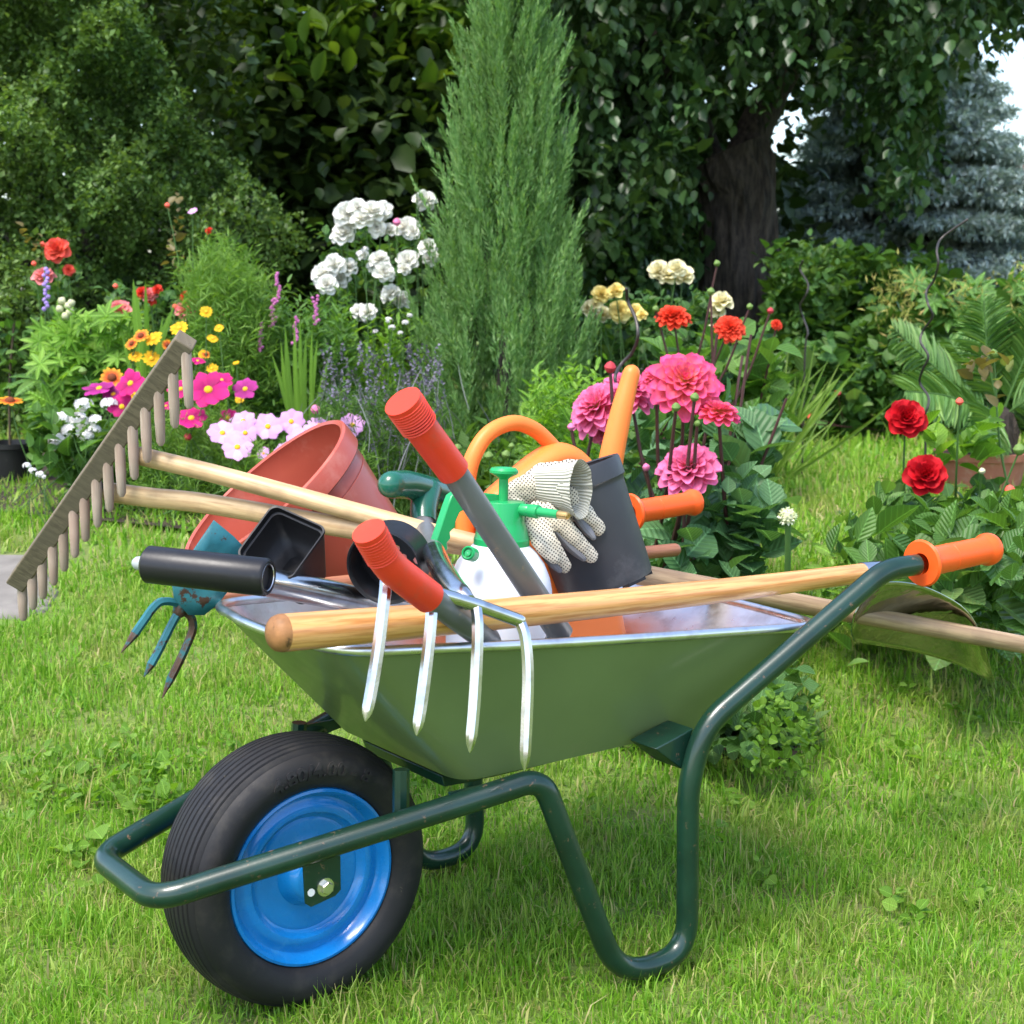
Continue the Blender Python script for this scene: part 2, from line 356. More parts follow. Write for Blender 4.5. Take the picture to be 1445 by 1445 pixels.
M['soil'] = solid_mat('soil', (.035, .024, .016), .95, var=.5, vscale=30, bmp=.8, bscale=60)
M['stone'] = solid_mat('stone', (.17, .155, .135), .85, var=.25, vscale=8, bmp=.5, bscale=50, wear=(.2, .19, .16), wscale=12)
M['clay'] = solid_mat('terracotta_clay', (.36, .13, .085), .6, var=.15, vscale=12, bmp=.2, wear=(.4, .22, .16), wscale=12)
M['iron'] = solid_mat('dark_iron_rod', (.045, .04, .036), .45, metal=.4, var=.3, bmp=.1)
# cotton glove: knitted cloth with rows of rubber dots
def dots_mat():
    m, t, p, o = newmat('dotted_cotton'); tc = t.nodes.new('ShaderNodeTexCoord')
    sx_ = t.nodes.new('ShaderNodeSeparateXYZ'); cx_ = t.nodes.new('ShaderNodeCombineXYZ'); t.links.new(tc.outputs['Object'], sx_.inputs[0]); t.links.new(sx_.outputs[0], cx_.inputs[0]); t.links.new(sx_.outputs[2], cx_.inputs[1])
    mp = t.nodes.new('ShaderNodeMapping'); mp.inputs['Rotation'].default_value = (0, 0, R(38)); mp.inputs['Scale'].default_value = (225, 225, 1); t.links.new(cx_.outputs[0], mp.inputs[0])
    v = t.nodes.new('ShaderNodeTexVoronoi'); v.voronoi_dimensions = '2D'; v.inputs['Randomness'].default_value = .1; v.inputs['Scale'].default_value = 1; t.links.new(mp.outputs[0], v.inputs[0])
    f = ramp(t, v.outputs['Distance'], [(.24, (1, 1, 1)), (.33, (0, 0, 0))])
    cl = ramp(t, noise(t, 30, 4), [(.3, (.5, .44, .32)), (.7, (.66, .6, .48))])
    t.links.new(mixc(t, f, cl, (.07, .055, .045)), p.inputs['Base Color']); p.inputs['Roughness'].default_value = .85
    bump(t, p, noise(t, 900, 3), .4, .001); return m
M['dots'] = dots_mat()
def knit_mat():
    m, t, p, o = newmat('ribbed_knit_cuff'); tc = t.nodes.new('ShaderNodeTexCoord')
    mp = t.nodes.new('ShaderNodeMapping'); mp.inputs['Scale'].default_value = (46, .6, 1); t.links.new(tc.outputs['UV'], mp.inputs[0])
    w = t.nodes.new('ShaderNodeTexWave'); w.inputs['Scale'].default_value = .32; w.inputs['Distortion'].default_value = .4; t.links.new(mp.outputs[0], w.inputs[0])
    t.links.new(mixc(t, w.outputs[1], (.3, .29, .23), (.52, .5, .42)), p.inputs['Base Color']); p.inputs['Roughness'].default_value = .9
    bump(t, p, w.outputs[1], .7, .002); return m
M['knit'] = knit_mat()
M['grey_cloth'] = solid_mat('grey_cotton', (.17, .17, .18), .9, var=.12, bmp=.3, bscale=700)
# ------------------------------------------------------------------ ground, path
def ground_patch():
    xs = np.concatenate([np.linspace(-60, -7, 12), np.linspace(-6, 6, 81), np.linspace(7, 60, 12)])
    ys = np.concatenate([np.linspace(-8, 0, 5), np.linspace(.4, 14, 91), np.linspace(16, 140, 20)])
    X, Y = np.meshgrid(xs, ys); Z = zg(X, Y); b = len(xs)
    V = np.stack([X.ravel(), Y.ravel(), Z.ravel()], 1); i, j = np.meshgrid(np.arange(len(ys) - 1), np.arange(b - 1), indexing='ij')
    q = (i * b + j).ravel(); F = np.stack([q, q + 1, q + b + 1, q + b], 1)
    m, t, p, o = newmat('lawn_soil'); n = noise(t, 3, 6); n2 = noise(t, 45, 6)
    c = mixc(t, ramp(t, n2, [(.35, (0, 0, 0)), (.65, (1, 1, 1))]), (.1, .15, .025), (.17, .18, .055))
    t.links.new(mixc(t, ramp(t, n, [(.4, (0, 0, 0)), (.6, (1, 1, 1))]), c, (.12, .2, .025)), p.inputs['Base Color']); p.inputs['Roughness'].default_value = .95
    bump(t, p, n2, .8, .02)
    return np_mesh('ground', V, [F], m)
g = link('ground', ground_patch()); tag(g, kind='structure')

# planted beds: soil sheets on the ground (x, y outlines)
def bed_sheet(name, pts):
    pts = np.array(pts, float); n = 26; mb = MB()
    G = [[np.array([*(a + (b - a) * t), 0]) for t in np.linspace(0, 1, n)] for a, b in zip(spline([(*p, 0) for p in pts[0]], 5), spline([(*p, 0) for p in pts[1]], 5)) for a, b in [(a[:2], b[:2])]]
    G = [[np.array([p[0], p[1], zg(p[0], p[1]) + .02]) for p in r_] for r_ in G]
    mb.grid(G); o = link(name, mb.mesh(name, M['soil'])); tag(o, kind='structure')
bed_sheet('flower_bed', [[(-2.6, 6.2), (-1.75, 5.35), (-1.1, 5.0), (-.4, 4.7), (.0, 4.4), (.25, 3.9), (.3, 3.25)],
                         [(-3.4, 8.2), (-2.2, 8.0), (-1.0, 7.7), (0, 7.4), (.8, 7), (.8, 5.4), (.62, 3.25)]])

# ------------------------------------------------------------------ wheelbarrow
wb = thing('wheelbarrow', BO, 'green garden wheelbarrow with a blue rimmed black wheel, standing loaded with tools on the lawn', 'wheelbarrow')
# tray
RIM = [(.80, -.302, .511), (-.04, -.205, .564), (-.04, .205, .564), (.80, .302, .511)]
BOT = [(.625, -.212, .351), (.182, -.18, .331), (.182, .18, .331), (.625, .212, .351)]
def ring(C, r, k=9, side=14, bulge=0):
    C = [np.array(c, float) for c in C]; out = []
    for i in range(4):
        a, b, c = C[i - 1], C[i], C[(i + 1) % 4]
        p0 = b + nrm(a - b) * r; p1 = b + nrm(c - b) * r
        arc = [(1 - t) ** 2 * p0 + 2 * t * (1 - t) * b + t * t * p1 for t in np.linspace(0, 1, k)]
        out += arc
        q1 = c + nrm(b - c) * r; cen = sum(C) / 4
        for t in np.linspace(0, 1, side + 2)[1:-1]:
            p = p1 + (q1 - p1) * t; d = p - cen; d[2] = 0; out.append(p + nrm(d) * bulge * 4 * t * (1 - t))
    return out
def tray_rings(off):
    L = []
    cb = np.mean(BOT, 0)
    for t, s_, dz in [(0, .55, 0), (0, .86, .001), (.0, .95, .005), (.015, .99, .012), (.05, 1, .0), (.25, 1, 0), (.5, 1, 0), (.75, 1, 0), (.93, 1, 0), (1, 1, 0)]:
        C = []
        for b_, r_ in zip(np.array(BOT), np.array(RIM)):
            p = b_ + (r_ - b_) * t; q = cb + (r_ - b_) * 0
            base = cb + (b_ - cb) * s_ if t < .04 else b_
            p = base + (r_ - b_) * t; p[2] += dz; C.append(p)
        rr = ring(C, .042 + .042 * t, bulge=.012 * t)
        cen = np.mean(rr, 0); rr2 = []
        for p in rr:
            d = p - cen; d[2] = 0; rr2.append(p - nrm(d) * off + np.array([0, 0, off if t < .1 else off * .4]))
        L.append([bw(*p) for p in rr2])
    return L
mb = MB()
def shell(L):
    n = len(L[0]); vs_ = [p for r_ in L for p in r_]
    fs = [(i * n + j, i * n + (j + 1) % n, (i + 1) * n + (j + 1) % n, (i + 1) * n + j) for i in range(len(L) - 1) for j in range(n)] + [tuple(range(n))[::-1]]
    mb.add(vs_, fs)
shell(tray_rings(0)); tray = part('tray', mb, M['green_paint'], wb, fix=False)
mb = MB(); shell(tray_rings(.0025)); part('tray_lining', mb, M['galv'], tray, fix=False)
mb = MB(); rp = [bw(*p) + np.array([0, 0, .002]) for p in ring(RIM, .084, bulge=.012)]; mb.tube(rp + [rp[0]], .0075, 10, cap=None)
part('rim_bead', mb, M['galv'], tray)
# tube frame, one bent tube with the loop round the wheel
near = [(.935, -.359, .606), (.868, -.351, .604), (.535, -.296, .392), (.512, -.289, .30), (.52, -.284, .03), (.385, -.278, .028), (.262, -.252, .352), (.195, -.235, .338), (-.262, -.098, .243)]
for q in ((862, 1372), (966, 1362)): pass
path = [np.array(p) for p in near] + [np.array((u, -v, z)) for u, v, z in near[::-1]]
fr = [.02, .06, .1, .03, .062, .062, .06, .02, .04]
path = fillet([bw(*p) for p in path], fr + fr[::-1], 9)
mb = MB(); mb.tube(path, .0172, 16); part('frame', mb, M['frame'], wb)
for s_ in (-1, 1):                                      # grips with a flange
    a, b = bw(.945, .359 * s_, .6065), bw(1.125, .361 * s_, .614); d = nrm(b - a); L = np.linalg.norm(b - a)
    mb = MB(); mb.lathe([(.017, 0), (.036, .0), (.0385, .004), (.036, .009), (.0262, .015), (.0235, .024), (.0232, .07), (.0237, .0705), (.0232, .071), (.0226, .152), (.0236, .157), (.0272, .163), (.0276, .17), (.0262, .176), (.022, .179), (.001, .18)], a, d, 28)
    part('handle_grip', mb, M['orange_grip'], wb)
# cradle plates, braces and cross members under the tray
mb = MB(); mb.prism([bw(.36, s_ * .0, .349) + BA * a + UP * b for a, b in ((.17, .0), (.2, .0), (.19, -.03), (.165, -.018))], BN * .26); part('rear_cross_member', mb, M['frame'], wb, bevel=.002)
mb = MB(); mb.prism([bw(.1, 0, .32) + BA * a + UP * b for a, b in ((.085, .012), (.16, .010), (.155, -.008), (.09, -.006))], BN * .11); part('front_cross_member', mb, M['frame'], wb, bevel=.002)
for s_ in (-1, 1):
    mb = MB(); mb.prism([bw(u, .212 * s_, z) for u, z in ((.135, .318), (.225, .334), (.215, .345), (.13, .345))], BN * .0025); part('tray_bracket', mb, M['frame'], wb)
    mb = MB(); mb.prism([bw(u, .248 * s_, z) for u, z in ((.508, .325), (.532, .385), (.455, .366))], BN * .03); part('corner_gusset', mb, M['frame'], wb, bevel=.002)
    mb = MB(); mb.tube([bw(.09, .15 * s_, .37), bw(.085, .155 * s_, .28)], .012, 8); part('brace', mb, M['frame'], wb)
# axle brackets hanging from the tube, bolts
for s_ in (-1, 1):
    v = .1565 * s_
    mb = MB(); mb.prism([bw(u, v, z) for u, z in ((-.074, .285), (-.015, .298), (-.015, .219), (-.024, .212), (-.062, .205), (-.071, .212))], BN * .0018)
    br = part('axle_bracket', mb, M['frame'], wb, bevel=.0008)
    c = bw(-.04, v + .002 * s_, .229); mb = MB(); mb.lathe([(.013, 0), (.013, .0015), (.0001, .0015)], c, BN * s_, 20); mb.lathe([(.0095, .0015), (.0095, .008), (.008, .0095), (.0001, .0095)], c, BN * s_, 6)
    part('bolt', mb, M['bolt'], br, smooth=False)
    mb = MB(); mb.lathe([(.0055, .0), (.0055, .0008), (.0001, .0008)], bw(-.062, v + .0019 * s_, .226), BN * s_, 14); part('bolt_hole', mb, M['hubw'], br)
# wheel
wc = bw(0, 0, .2); prof = [(.1315, -.046), (.1345, -.056), (.143, -.0625), (.155, -.067), (.166, -.0675), (.176, -.064), (.183, -.0585), (.1865, -.0535), (.1855, -.052), (.1885, -.0505)]
crown = lambda v: .2 - .0085 * (v / .05) ** 2
for gv in (-.044, -.034, -.023, -.0115, 0, .0115, .023, .034, .044):
    prof += [(crown(gv - .0022), gv - .0022), (crown(gv) - .003, gv - .0010), (crown(gv) - .003, gv + .0010), (crown(gv + .0022), gv + .0022)]
prof += [(r, -h) for r, h in prof[:10][::-1]]
mb = MB(); mb.lathe(prof, wc, BN, 128)
wheel = link('wheel', None, wb); wheel.empty_display_size = .1
tyre = part('tyre', mb, M['rubber'], wheel)
mb = MB()
for s_ in (-1, 1):
    mb.lathe([(.1335, .030), (.1335, .047), (.131, .0535), (.127, .0545), (.1235, .051), (.1195, .0405), (.116, .036), (.111, .0365), (.107, .0395), (.1, .042), (.094, .041), (.0885, .033), (.084, .0305), (.079, .0325), (.062, .0285), (.048, .032), (.04, .045), (.034, .0575), (.028, .061), (.0185, .061)], wc, BN * s_, 96)
part('rim', mb, M['blue'], wheel)
mb = MB(); mb.lathe([(.0001, -.074), (.017, -.074), (.0185, -.07), (.0185, .07), (.017, .074), (.0001, .074)], wc, BN, 28); part('hub', mb, M['hubw'], wheel)
mb = MB(); mb.tube([bw(0, -.066, .2), bw(0, .066, .2)], .0075, 10); part('axle', mb, M['bolt'], wheel)
# raised size marking on the side wall
cu = bpy.data.curves.new('txt', 'FONT'); cu.body = '4.80/4.00 - 8'; cu.size = .029; cu.extrude = .0; cu.offset = .0008; cu.align_x = 'CENTER'; cu.resolution_u = 3
to = bpy.data.objects.new('txt', cu); COL.objects.link(to); dg = bpy.context.evaluated_depsgraph_get(); dg.update()
tm = bpy.data.meshes.new_from_object(to.evaluated_get(dg)); bpy.data.objects.remove(to)
bm = bmesh.new(); bm.from_mesh(tm); bmesh.ops.subdivide_edges(bm, edges=[e for e in bm.edges if e.calc_length() > .004], cuts=2, use_grid_fill=False)
r_ = bmesh.ops.extrude_face_region(bm, geom=bm.faces[:]); ev = [v for v in r_['geom'] if isinstance(v, bmesh.types.BMVert)]
for v in ev: v.co.z += 1
for v in bm.verts:
    rr = .153 + v.co.y; an = R(90 - 4) - v.co.x * 1.12 / .163; up_ = v.co.z > .5
    side = float(np.interp(rr, [.143, .155, .166, .176, .183], [.0625, .067, .0675, .064, .0585]))
    P = wc + BA * rr * math.cos(an) + UP * rr * math.sin(an) - BN * (side + (.0026 if up_ else -.001))
    v.co = P - BO
bmesh.ops.recalc_face_normals(bm, faces=bm.faces); bm.to_mesh(tm); bm.free(); tm.name = 'size_marking'; tm.materials.clear(); tm.materials.append(M['rubber'])
for p_ in tm.polygons: p_.use_smooth = False
link('size_marking', tm, tyre)

# ------------------------------------------------------------------ tools in the tray
# shovel: ash shaft along the near side, polished blade beyond the handle
a, b = bp(400, 893, -.215), bp(1222, 808, -.205)
sh = thing('shovel', (a + b) / 2, 'long shovel with varnished ash shaft along the near rim and a polished steel blade', 'shovel')
d = nrm(b - a); L = np.linalg.norm(b - a); pts = [a + d * L * t - UP * .006 * math.sin(math.pi * t) for t in np.linspace(.0, 1, 24)]
mb = MB(); mb.tube(pts, np.linspace(.0248, .0165, 24), 24); shaft = part('shaft', mb, M['ash'], sh)
mb = MB(); mb.lathe([(.0248, 0), (.0247, -.006), (.0225, -.013), (.017, -.0185), (.008, -.0215), (.0005, -.022)], pts[0] + d * .0005, d, 24); part('shaft_end', mb, M['ash_end'], shaft)
mb = MB(); mb.lathe([(.0178, -.012), (.0182, -.011), (.018, .03), (.016, .06), (.011, .09)], pts[-1], d, 24, cap=(True, True)); part('socket', mb, M['chrome'], sh)
top = spline([bp(*q, -.19) for q in ((1205, 868), (1222, 838), (1248, 822), (1290, 824), (1328, 838), (1362, 860), (1383, 894), (1403, 962))], 5)
bot = spline([bp(*q, -.085) for q in ((1201, 890), (1203, 898), (1212, 906), (1260, 914), (1300, 922), (1340, 934), (1370, 946), (1402.5, 964))], 5)
G = [[p + (q - p) * t + BN * .007 * math.sin(math.pi * t) * math.sin(math.pi * min(1, i / len(top) * 1.1)) for t in np.linspace(0, 1, 13)] for i, (p, q) in enumerate(zip(top, bot))]
mb = MB(); mb.grid(G); part('blade', mb, M['mirror'], sh, solid=.0022)

# wooden hay rake lying across the load
rb0, rb1 = at(263, 479, 2.62), at(24, 822, 2.84)
r0, r1 = bp(692, 772, .11), bp(1500, 920, -.255)
rk = thing('rake', (rb0 + rb1) / 2, 'old wooden hay rake with round pegs and a forked pale handle lying across the load', 'rake')
bd = nrm(rb1 - rb0); fwd = nrm(np.cross(bd, [0, 0, 1])); fwd = fwd if fwd[1] < 0 else -fwd
s2 = nrm(np.cross(bd, fwd)); s2 = s2 if s2[2] < 0 else -s2
mb = MB(); hl = np.linalg.norm(rb1 - rb0) / 2; mid = (rb0 + rb1) / 2; f2 = nrm(fwd * .58 - s2 * .8); s3 = nrm(np.cross(bd, f2)); s3 = s3 if s3[2] < 0 else -s3
NB = 9
for i in range(NB): pass
mb.box(mid, bd * hl, f2 * .0175, s3 * .0185); part('head', mb, M['old_wood'], rk, bevel=.0025)
pegs = [(263, 494, 267, 577), (244, 521, 247, 604), (224, 548, 227, 629), (205, 574, 208, 653), (187, 599, 190, 677), (169, 624, 172, 701), (152, 649, 155, 722), (136, 671, 138, 744), (119, 692, 121, 764), (104, 714, 106, 787), (89, 736, 91, 806), (74, 757, 76, 826), (59, 777, 61, 845), (45, 796, 47, 860), (31, 815, 33, 876)]
for k, (x0, y0, x1, y1) in enumerate(pegs):
    t = k / 14; Yk = 2.62 + .22 * t - .002; p0, p1 = at(x0 - 1, y0 - (8 if k == 0 else 14), Yk), at(x1, y1, Yk + float(rng.normal(0, .006)))
    mb = MB(); mb.tube([p0, p0 + (p1 - p0) * .6, p1 - (p1 - p0) * .06, p1], np.array([.0088, .0088, .0072, .0035]) * 1.06, 12); part('peg', mb, M['peg_wood'], rk)
ua = [at(196, 643, 2.70), at(300, 668, 2.667), at(500, 722, 2.603), at(610, 752, 2.568), r0]
la = [at(150, 694, 2.75), at(210, 702, 2.727), at(300, 712, 2.69), at(490, 745, 2.615), at(610, 763, 2.57), r0 + (r1 - r0) * .01]
mb = MB(); mb.tube(spline(ua, 6), .0165, 14); part('fork_arm', mb, M['pale_wood'], rk)
mb = MB(); mb.tube(spline(la, 6), .0165, 14, sq=(1.1, .8)); part('fork_arm', mb, M['pale_wood'], rk)
mb = MB(); mb.tube([r0 - (r1 - r0) * .005 + (r1 - r0) * t for t in np.linspace(0, 1, 12)], np.linspace(.0185, .0165, 12), 16); part('shaft', mb, M['shaft_wood'], rk)
d = nrm(r1 - r0); mb = MB(); mb.tube([r0 - d * .004, r0 + d * .004], .0195, 18); part('ring', mb, M['dowel'], rk)
# loppers: two bent red grips on grey tubes that meet in the tray
piv = bw(.33, -.1, .40)
lp = thing('loppers', piv, 'loppers with bent red grips and grey tube handles stuck blades down in the tray', 'loppers')
def lop(p_end, p_bend, p_join, p_mid, v0, v1, vj, pr):
    e, bnd, j, m_ = bp(*p_end, v0), bp(*p_bend, v0 + (vj - v0) * .3), bp(*p_join, vj), bp(*p_mid, v1)
    mb = MB(); g = fillet([e, bnd, j], .05, 9); n = len(g); mb.tube(g, np.interp(np.linspace(0, 1, n), [0, .3, 1], np.array(pr) * np.array([e[1], bnd[1], j[1]]) / FPX), 24)
    gp = part('grip', mb, M['red_grip'], lp)
    d = nrm(bnd - e); mb = MB(); cr = pr[0] * e[1] / FPX
    for k in range(9): mb.lathe([(cr - .0012 - k * .0001, -.0016), (cr + .0004 - k * .0001, 0), (cr - .0012 - k * .0001, .0016)], e + d * (.008 + k * .0045), d, 28)
    part('grip_ribs', mb, M['red_grip'], gp)
    mb = MB(); mb.tube([j + (j - m_) * .05, j, m_, piv + (m_ - piv) * .25], [19.5 * j[1] / FPX, 19.5 * j[1] / FPX, 19 * m_[1] / FPX, .017], 18); part('tube', mb, M['grey_tube'], lp)
lop((568, 566), (592, 601), (640, 665), (790, 893), -.21, -.155, -.19, (28.5, 24.5, 23.5))
lop((520, 749), (546, 797), (606, 843), (688, 903), -.325, -.2, -.29, (25.5, 24, 24))
mb = MB(); mb.prism([piv + q for q in (BA * .0, BA * .05 + UP * .012, BA * .14 - UP * .0, BA * .15 - UP * .014, BA * .06 - UP * .018)], BN * .004); part('blade', mb, M['chrome'], lp)
mb = MB(); mb.lathe([(.012, -.02), (.012, .02)], piv, BN, 16, cap=(True, True)); part('pivot', mb, M['bolt'], lp)

# digging fork hooked over the near rim, green T handle
xb = [bp(545, 812, -.272), bp(609, 835, -.276), bp(671, 853, -.284), bp(733, 876, -.292)]
fk = thing('garden_fork', xb[1], 'garden fork with four shiny steel prongs hanging over the near side of the tray', 'fork')
mb = MB(); mb.tube(fillet([xb[0], xb[1], xb[2], xb[3]], .02, 4), .0092, 10, cap='round'); hd = part('head_bar', mb, M['chrome'], fk)
tn = [[(545, 812), (543, 842), (536, 900), (526, 965), (516, 1017)], [(609, 835), (609, 868), (604, 920), (596, 985), (588, 1037)], [(671, 853), (674, 880), (673, 930), (669, 1000), (663, 1061)], [(733, 876), (741, 900), (745, 950), (743, 1020), (740, 1087)]]
for q, x in zip(tn, xb):
    v = (x - BO) @ BN; P = [x] + [bp(*p, v - .002 - .010 * k + .0) for k, p in enumerate(q[1:], 1)]; P = spline(P, 5); n = len(P)
    w = np.interp(np.linspace(0, 1, n), [0, .2, .7, .9, .97, 1], [.0098, .0098, .0104, .0098, .0072, .002])
    mb = MB(); mb.tube(P, w * .84, 8, up=(1, 0, 0), sq=(1, .9), ph=R(22.5), cap='round'); pr_ = part('prong', mb, M['chrome'], fk)
nk = [xb[1] + (xb[2] - xb[1]) * .85, bp(648, 838, -.255), bp(626, 808, -.16), bp(612, 780, -.05)]
mb = MB(); mb.tube(spline(nk, 6), np.interp(np.linspace(0, 1, 19), [0, .3, 1], [.011, .016, .0175]), 16, sq=(1, 1)); part('socket', mb, M['chrome'], fk)
gh = bp(600, 702, .30); mb = MB(); mb.tube([nk[-1] + (nk[-2] - nk[-1]) * .3, bp(598, 742, .25), gh], [.016, .0165, .0165], 16); part('shaft', mb, M['grey_tube'], fk)
mb = MB(); mb.tube(spline([bp(599, 738, .262), bp(598, 718, .28), bp(603, 690, .31)], 5), np.interp(np.linspace(0, 1, 11), [0, .2, 1], [.021, .0225, .026]), 18)
mb.tube(spline([bp(552, 684, .26), bp(575, 684, .285), bp(603, 692, .315), bp(628, 700, .34), bp(655, 712, .365)], 6), np.interp(np.linspace(0, 1, 25), [0, .25, .5, .75, 1], [.0235, .0245, .026, .0245, .0235]), 18, cap='round')
part('handle', mb, M['handle_green'], fk)

# T handled tool in front: black rubber grip, chrome stem running into the tray
g0, g1 = bp(207, 796, .09), bp(379, 815, -.06)
tg = thing('weeder', g0, 'weeding tool with a fat black rubber grip and chrome stem at the left end', 'weeder')
d = nrm(g1 - g0); L = np.linalg.norm(g1 - g0); gr = .0268
mb = MB(); mb.lathe([(.012, 0), (gr - .004, 0), (gr, .004), (gr, L - .004), (gr - .003, L), (.0212, L + .0005), (.0204, L - .002), (.0196, L - .002)], g0, d, 40); gp = part('grip', mb, M['black_grip'], tg)
mb = MB(); mb.lathe([(.0202, -.004), (.0202, -.002), (.0172, -.001), (.0165, -.006), (.0005, -.006)], g1, d, 32); part('end_cap', mb, M['black_grip'], gp)
mb = MB(); mb.lathe([(.0177, -.0022), (.0189, -.0004), (.02, -.0022)], g1, d, 32); part('end_ring', mb, M['galv'], gp)
mb = MB(); mb.lathe([(.0105, .002), (.0105, -.009), (.009, -.017), (.005, -.0215), (.0003, -.0225)], g0, d, 18); part('stem_tip', mb, solid_mat('grey_plastic', (.35, .38, .38), .4), gp)
mb = MB(); mb.tube([bp(330, 812, .03), bp(470, 839, .06), bp(572, 862, .08), bp(640, 876, .09)], .0215, 24); part('stem', mb, M['chrome'], tg)

# hand hoe with three prongs, turquoise paint gone rusty
ec = bp(258, 852, .235)
ho = thing('hand_hoe', ec, 'rusty turquoise hand hoe with a pointed blade and three curved prongs hanging off the front', 'hand hoe')
bl = [(302, 734), (330, 757), (353, 781), (345, 806), (322, 834), (306, 854), (288, 868), (266, 868), (246, 846), (243, 822), (260, 797), (279, 768)]
cx, cy = 292, 812
mb = MB(); ctr = bp(cx, cy, .198); rim_ = [bp(x, y, .205 - .0002 * (x - 258)) for x, y in bl]
R1 = [ctr + (p - ctr) * .55 + BN * .004 for p in rim_]
mb.add([ctr + BN * .006] + R1 + rim_, [(0, 1 + i, 1 + (i + 1) % 12) for i in range(12)] + [(1 + i, 13 + i, 13 + (i + 1) % 12, 1 + (i + 1) % 12) for i in range(12)])
part('blade', mb, M['hoe_blue'], ho, solid=.004)
mb = MB(); mb.tube([bp(254, 862, .222), bp(258, 850, .225), bp(266, 836, .23)], [.011, .0155, .012], 16, cap='round'); part('eye', mb, M['hoe_rust'], ho)
for q in ([(256, 858), (246, 850), (228, 849), (216, 858), (203, 876), (187, 899), (171, 921)], [(252, 864), (243, 880), (232, 902), (222, 922), (213, 938), (203, 955)], [(262, 864), (270, 872), (272, 888), (263, 912), (250, 940), (239, 962), (229, 985)]):
    P = spline([bp(x, y, .222 - .0012 * (i if len(q) > 6 else i)) for i, (x, y) in enumerate(q)], 5); n = len(P); cut = int(n * .8)
    mb = MB(); mb.tube(P[:cut + 1], .0066, 6, up=BN); pr = part('prong', mb, M['hoe_rust'] if len(q) == 7 and q[0][0] > 260 else M['hoe_blue'], ho)
    mb = MB(); mb.tube(P[cut:], np.linspace(.0066, .0008, n - cut), 6, up=BN); part('prong_tip', mb, M['hoe_rust'], pr)
mb = MB(); mb.tube([bp(272, 852, .245), bp(470, 824, .21), bp(700, 800, .2), bp(952, 776, .19)], .0125, 14, cap='round'); part('handle', mb, M['dowel'], ho)

# terracotta coloured plastic pot lying tilted
pc = at(374, 694, 2.86); pa = nrm([.60, .24, -.76])
tp = thing('flower_pot', pc + pa * .25, 'large terracotta coloured plastic pot lying tilted behind the rake handle', 'pot', 'plastic flower pots in the barrow')
mb = MB(); prof = [(.166, -.003), (.172, -.006), (.1762, -.003), (.1768, .002), (.1755, .032), (.1735, .034), (.1665, .036), (.1645, .058), (.1628, .0585), (.1628, .0605), (.1642, .061), (.128, .285), (.12, .29), (.0005, .29), (.0005, .283), (.122, .282), (.161, .036), (.168, .006), (.166, -.003)]
mb.lathe([(r_ * 1.1, h_ * 1.07) for r_, h_ in prof], pc, pa, 64); part('body', mb, M['terracotta'], tp)
# square black pot
qc = bp(397, 764, .07); e3 = nrm([.112, .747, -.656]); e1 = nrm(np.array([75, 0, 0]) / 1. + np.array([0, -35, -27.])); e1 = nrm(e1 - e3 * (e1 @ e3)); e2 = nrm(np.cross(e3, e1)); e2 = e2 if e2[2] < 0 else -e2
sp = thing('square_pot', qc + e3 * .1, 'small square black plastic nursery pot lying with its open mouth to the front', 'pot')
def sq_ring(s_, h, r=.012):
    out = []
    for a0, (sx, sy) in zip((0, 90, 180, 270), ((1, 1), (-1, 1), (-1, -1), (1, -1))):
        for t in np.linspace(0, 90, 6):
            A = R(a0 + t); out.append(qc + e1 * (sx * (s_ - r) + r * math.cos(A)) + e2 * (sy * (s_ - r) + r * math.sin(A)) + e3 * h)
    return out
mb = MB(); RG = [sq_ring(.0478, .0), sq_ring(.05, -.0006), sq_ring(.0503, .003), sq_ring(.0485, .004), sq_ring(.048, .012), sq_ring(.034, .115), sq_ring(.03, .115), sq_ring(.033, .11), sq_ring(.0445, .012), sq_ring(.0472, .011), sq_ring(.0474, .0008)]
n = 24; vs_ = [p for r_ in RG for p in r_]; mb.add(vs_, [(i * n + j, i * n + (j + 1) % n, (i + 1) * n + (j + 1) % n, (i + 1) * n + j) for i in range(len(RG) - 1) for j in range(n)] + [tuple(6 * n + j for j in range(n)), tuple(7 * n + j for j in range(n))])
part('body', mb, M['black_pot'], sp)
# perforated round pond basket
nc = bp(541, 802, .0); na = nrm(np.array([.27, .92, .20]))
nb = thing('net_pot', nc + na * .06, 'round black net pot with holes in its base, tucked behind the red lopper grip', 'pot')
mb = MB(); mb.lathe([(.054, .004), (.056, .0), (.0585, -.001), (.06, .003), (.0585, .008), (.0575, .055), (.056, .055), (.055, .01), (.054, .004)], nc, na, 56); bdy = part('body', mb, M['black_pot'], nb)
mb = MB(); xx = nrm(np.cross(na, [0, 0, 1])); yy = np.cross(na, xx); nr, ntn = 46, 200; holes = [(.036, R(360 * k / 9 + 8), .0062) for k in range(9)] + [(.015, R(72 * k), .005) for k in range(5)]
rr = np.linspace(.001, .0565, nr); vs_ = []; fs = []
for r_ in rr:
    for k in range(ntn): A = 2 * math.pi * k / ntn; vs_.append(nc + na * .05 + xx * r_ * math.cos(A) + yy * r_ * math.sin(A))
for i in range(nr - 1):
    for k in range(ntn):
        rm, A = (rr[i] + rr[i + 1]) / 2, 2 * math.pi * (k + .5) / ntn; x, y = rm * math.cos(A), rm * math.sin(A)
        if all((x - h * math.cos(a_)) ** 2 + (y - h * math.sin(a_)) ** 2 > q * q for h, a_, q in holes): fs.append((i * ntn + k, i * ntn + (k + 1) % ntn, (i + 1) * ntn + (k + 1) % ntn, (i + 1) * ntn + k))
mb.add(vs_, fs); part('perforated_base', mb, M['black_pot'], nb, solid=.0025)

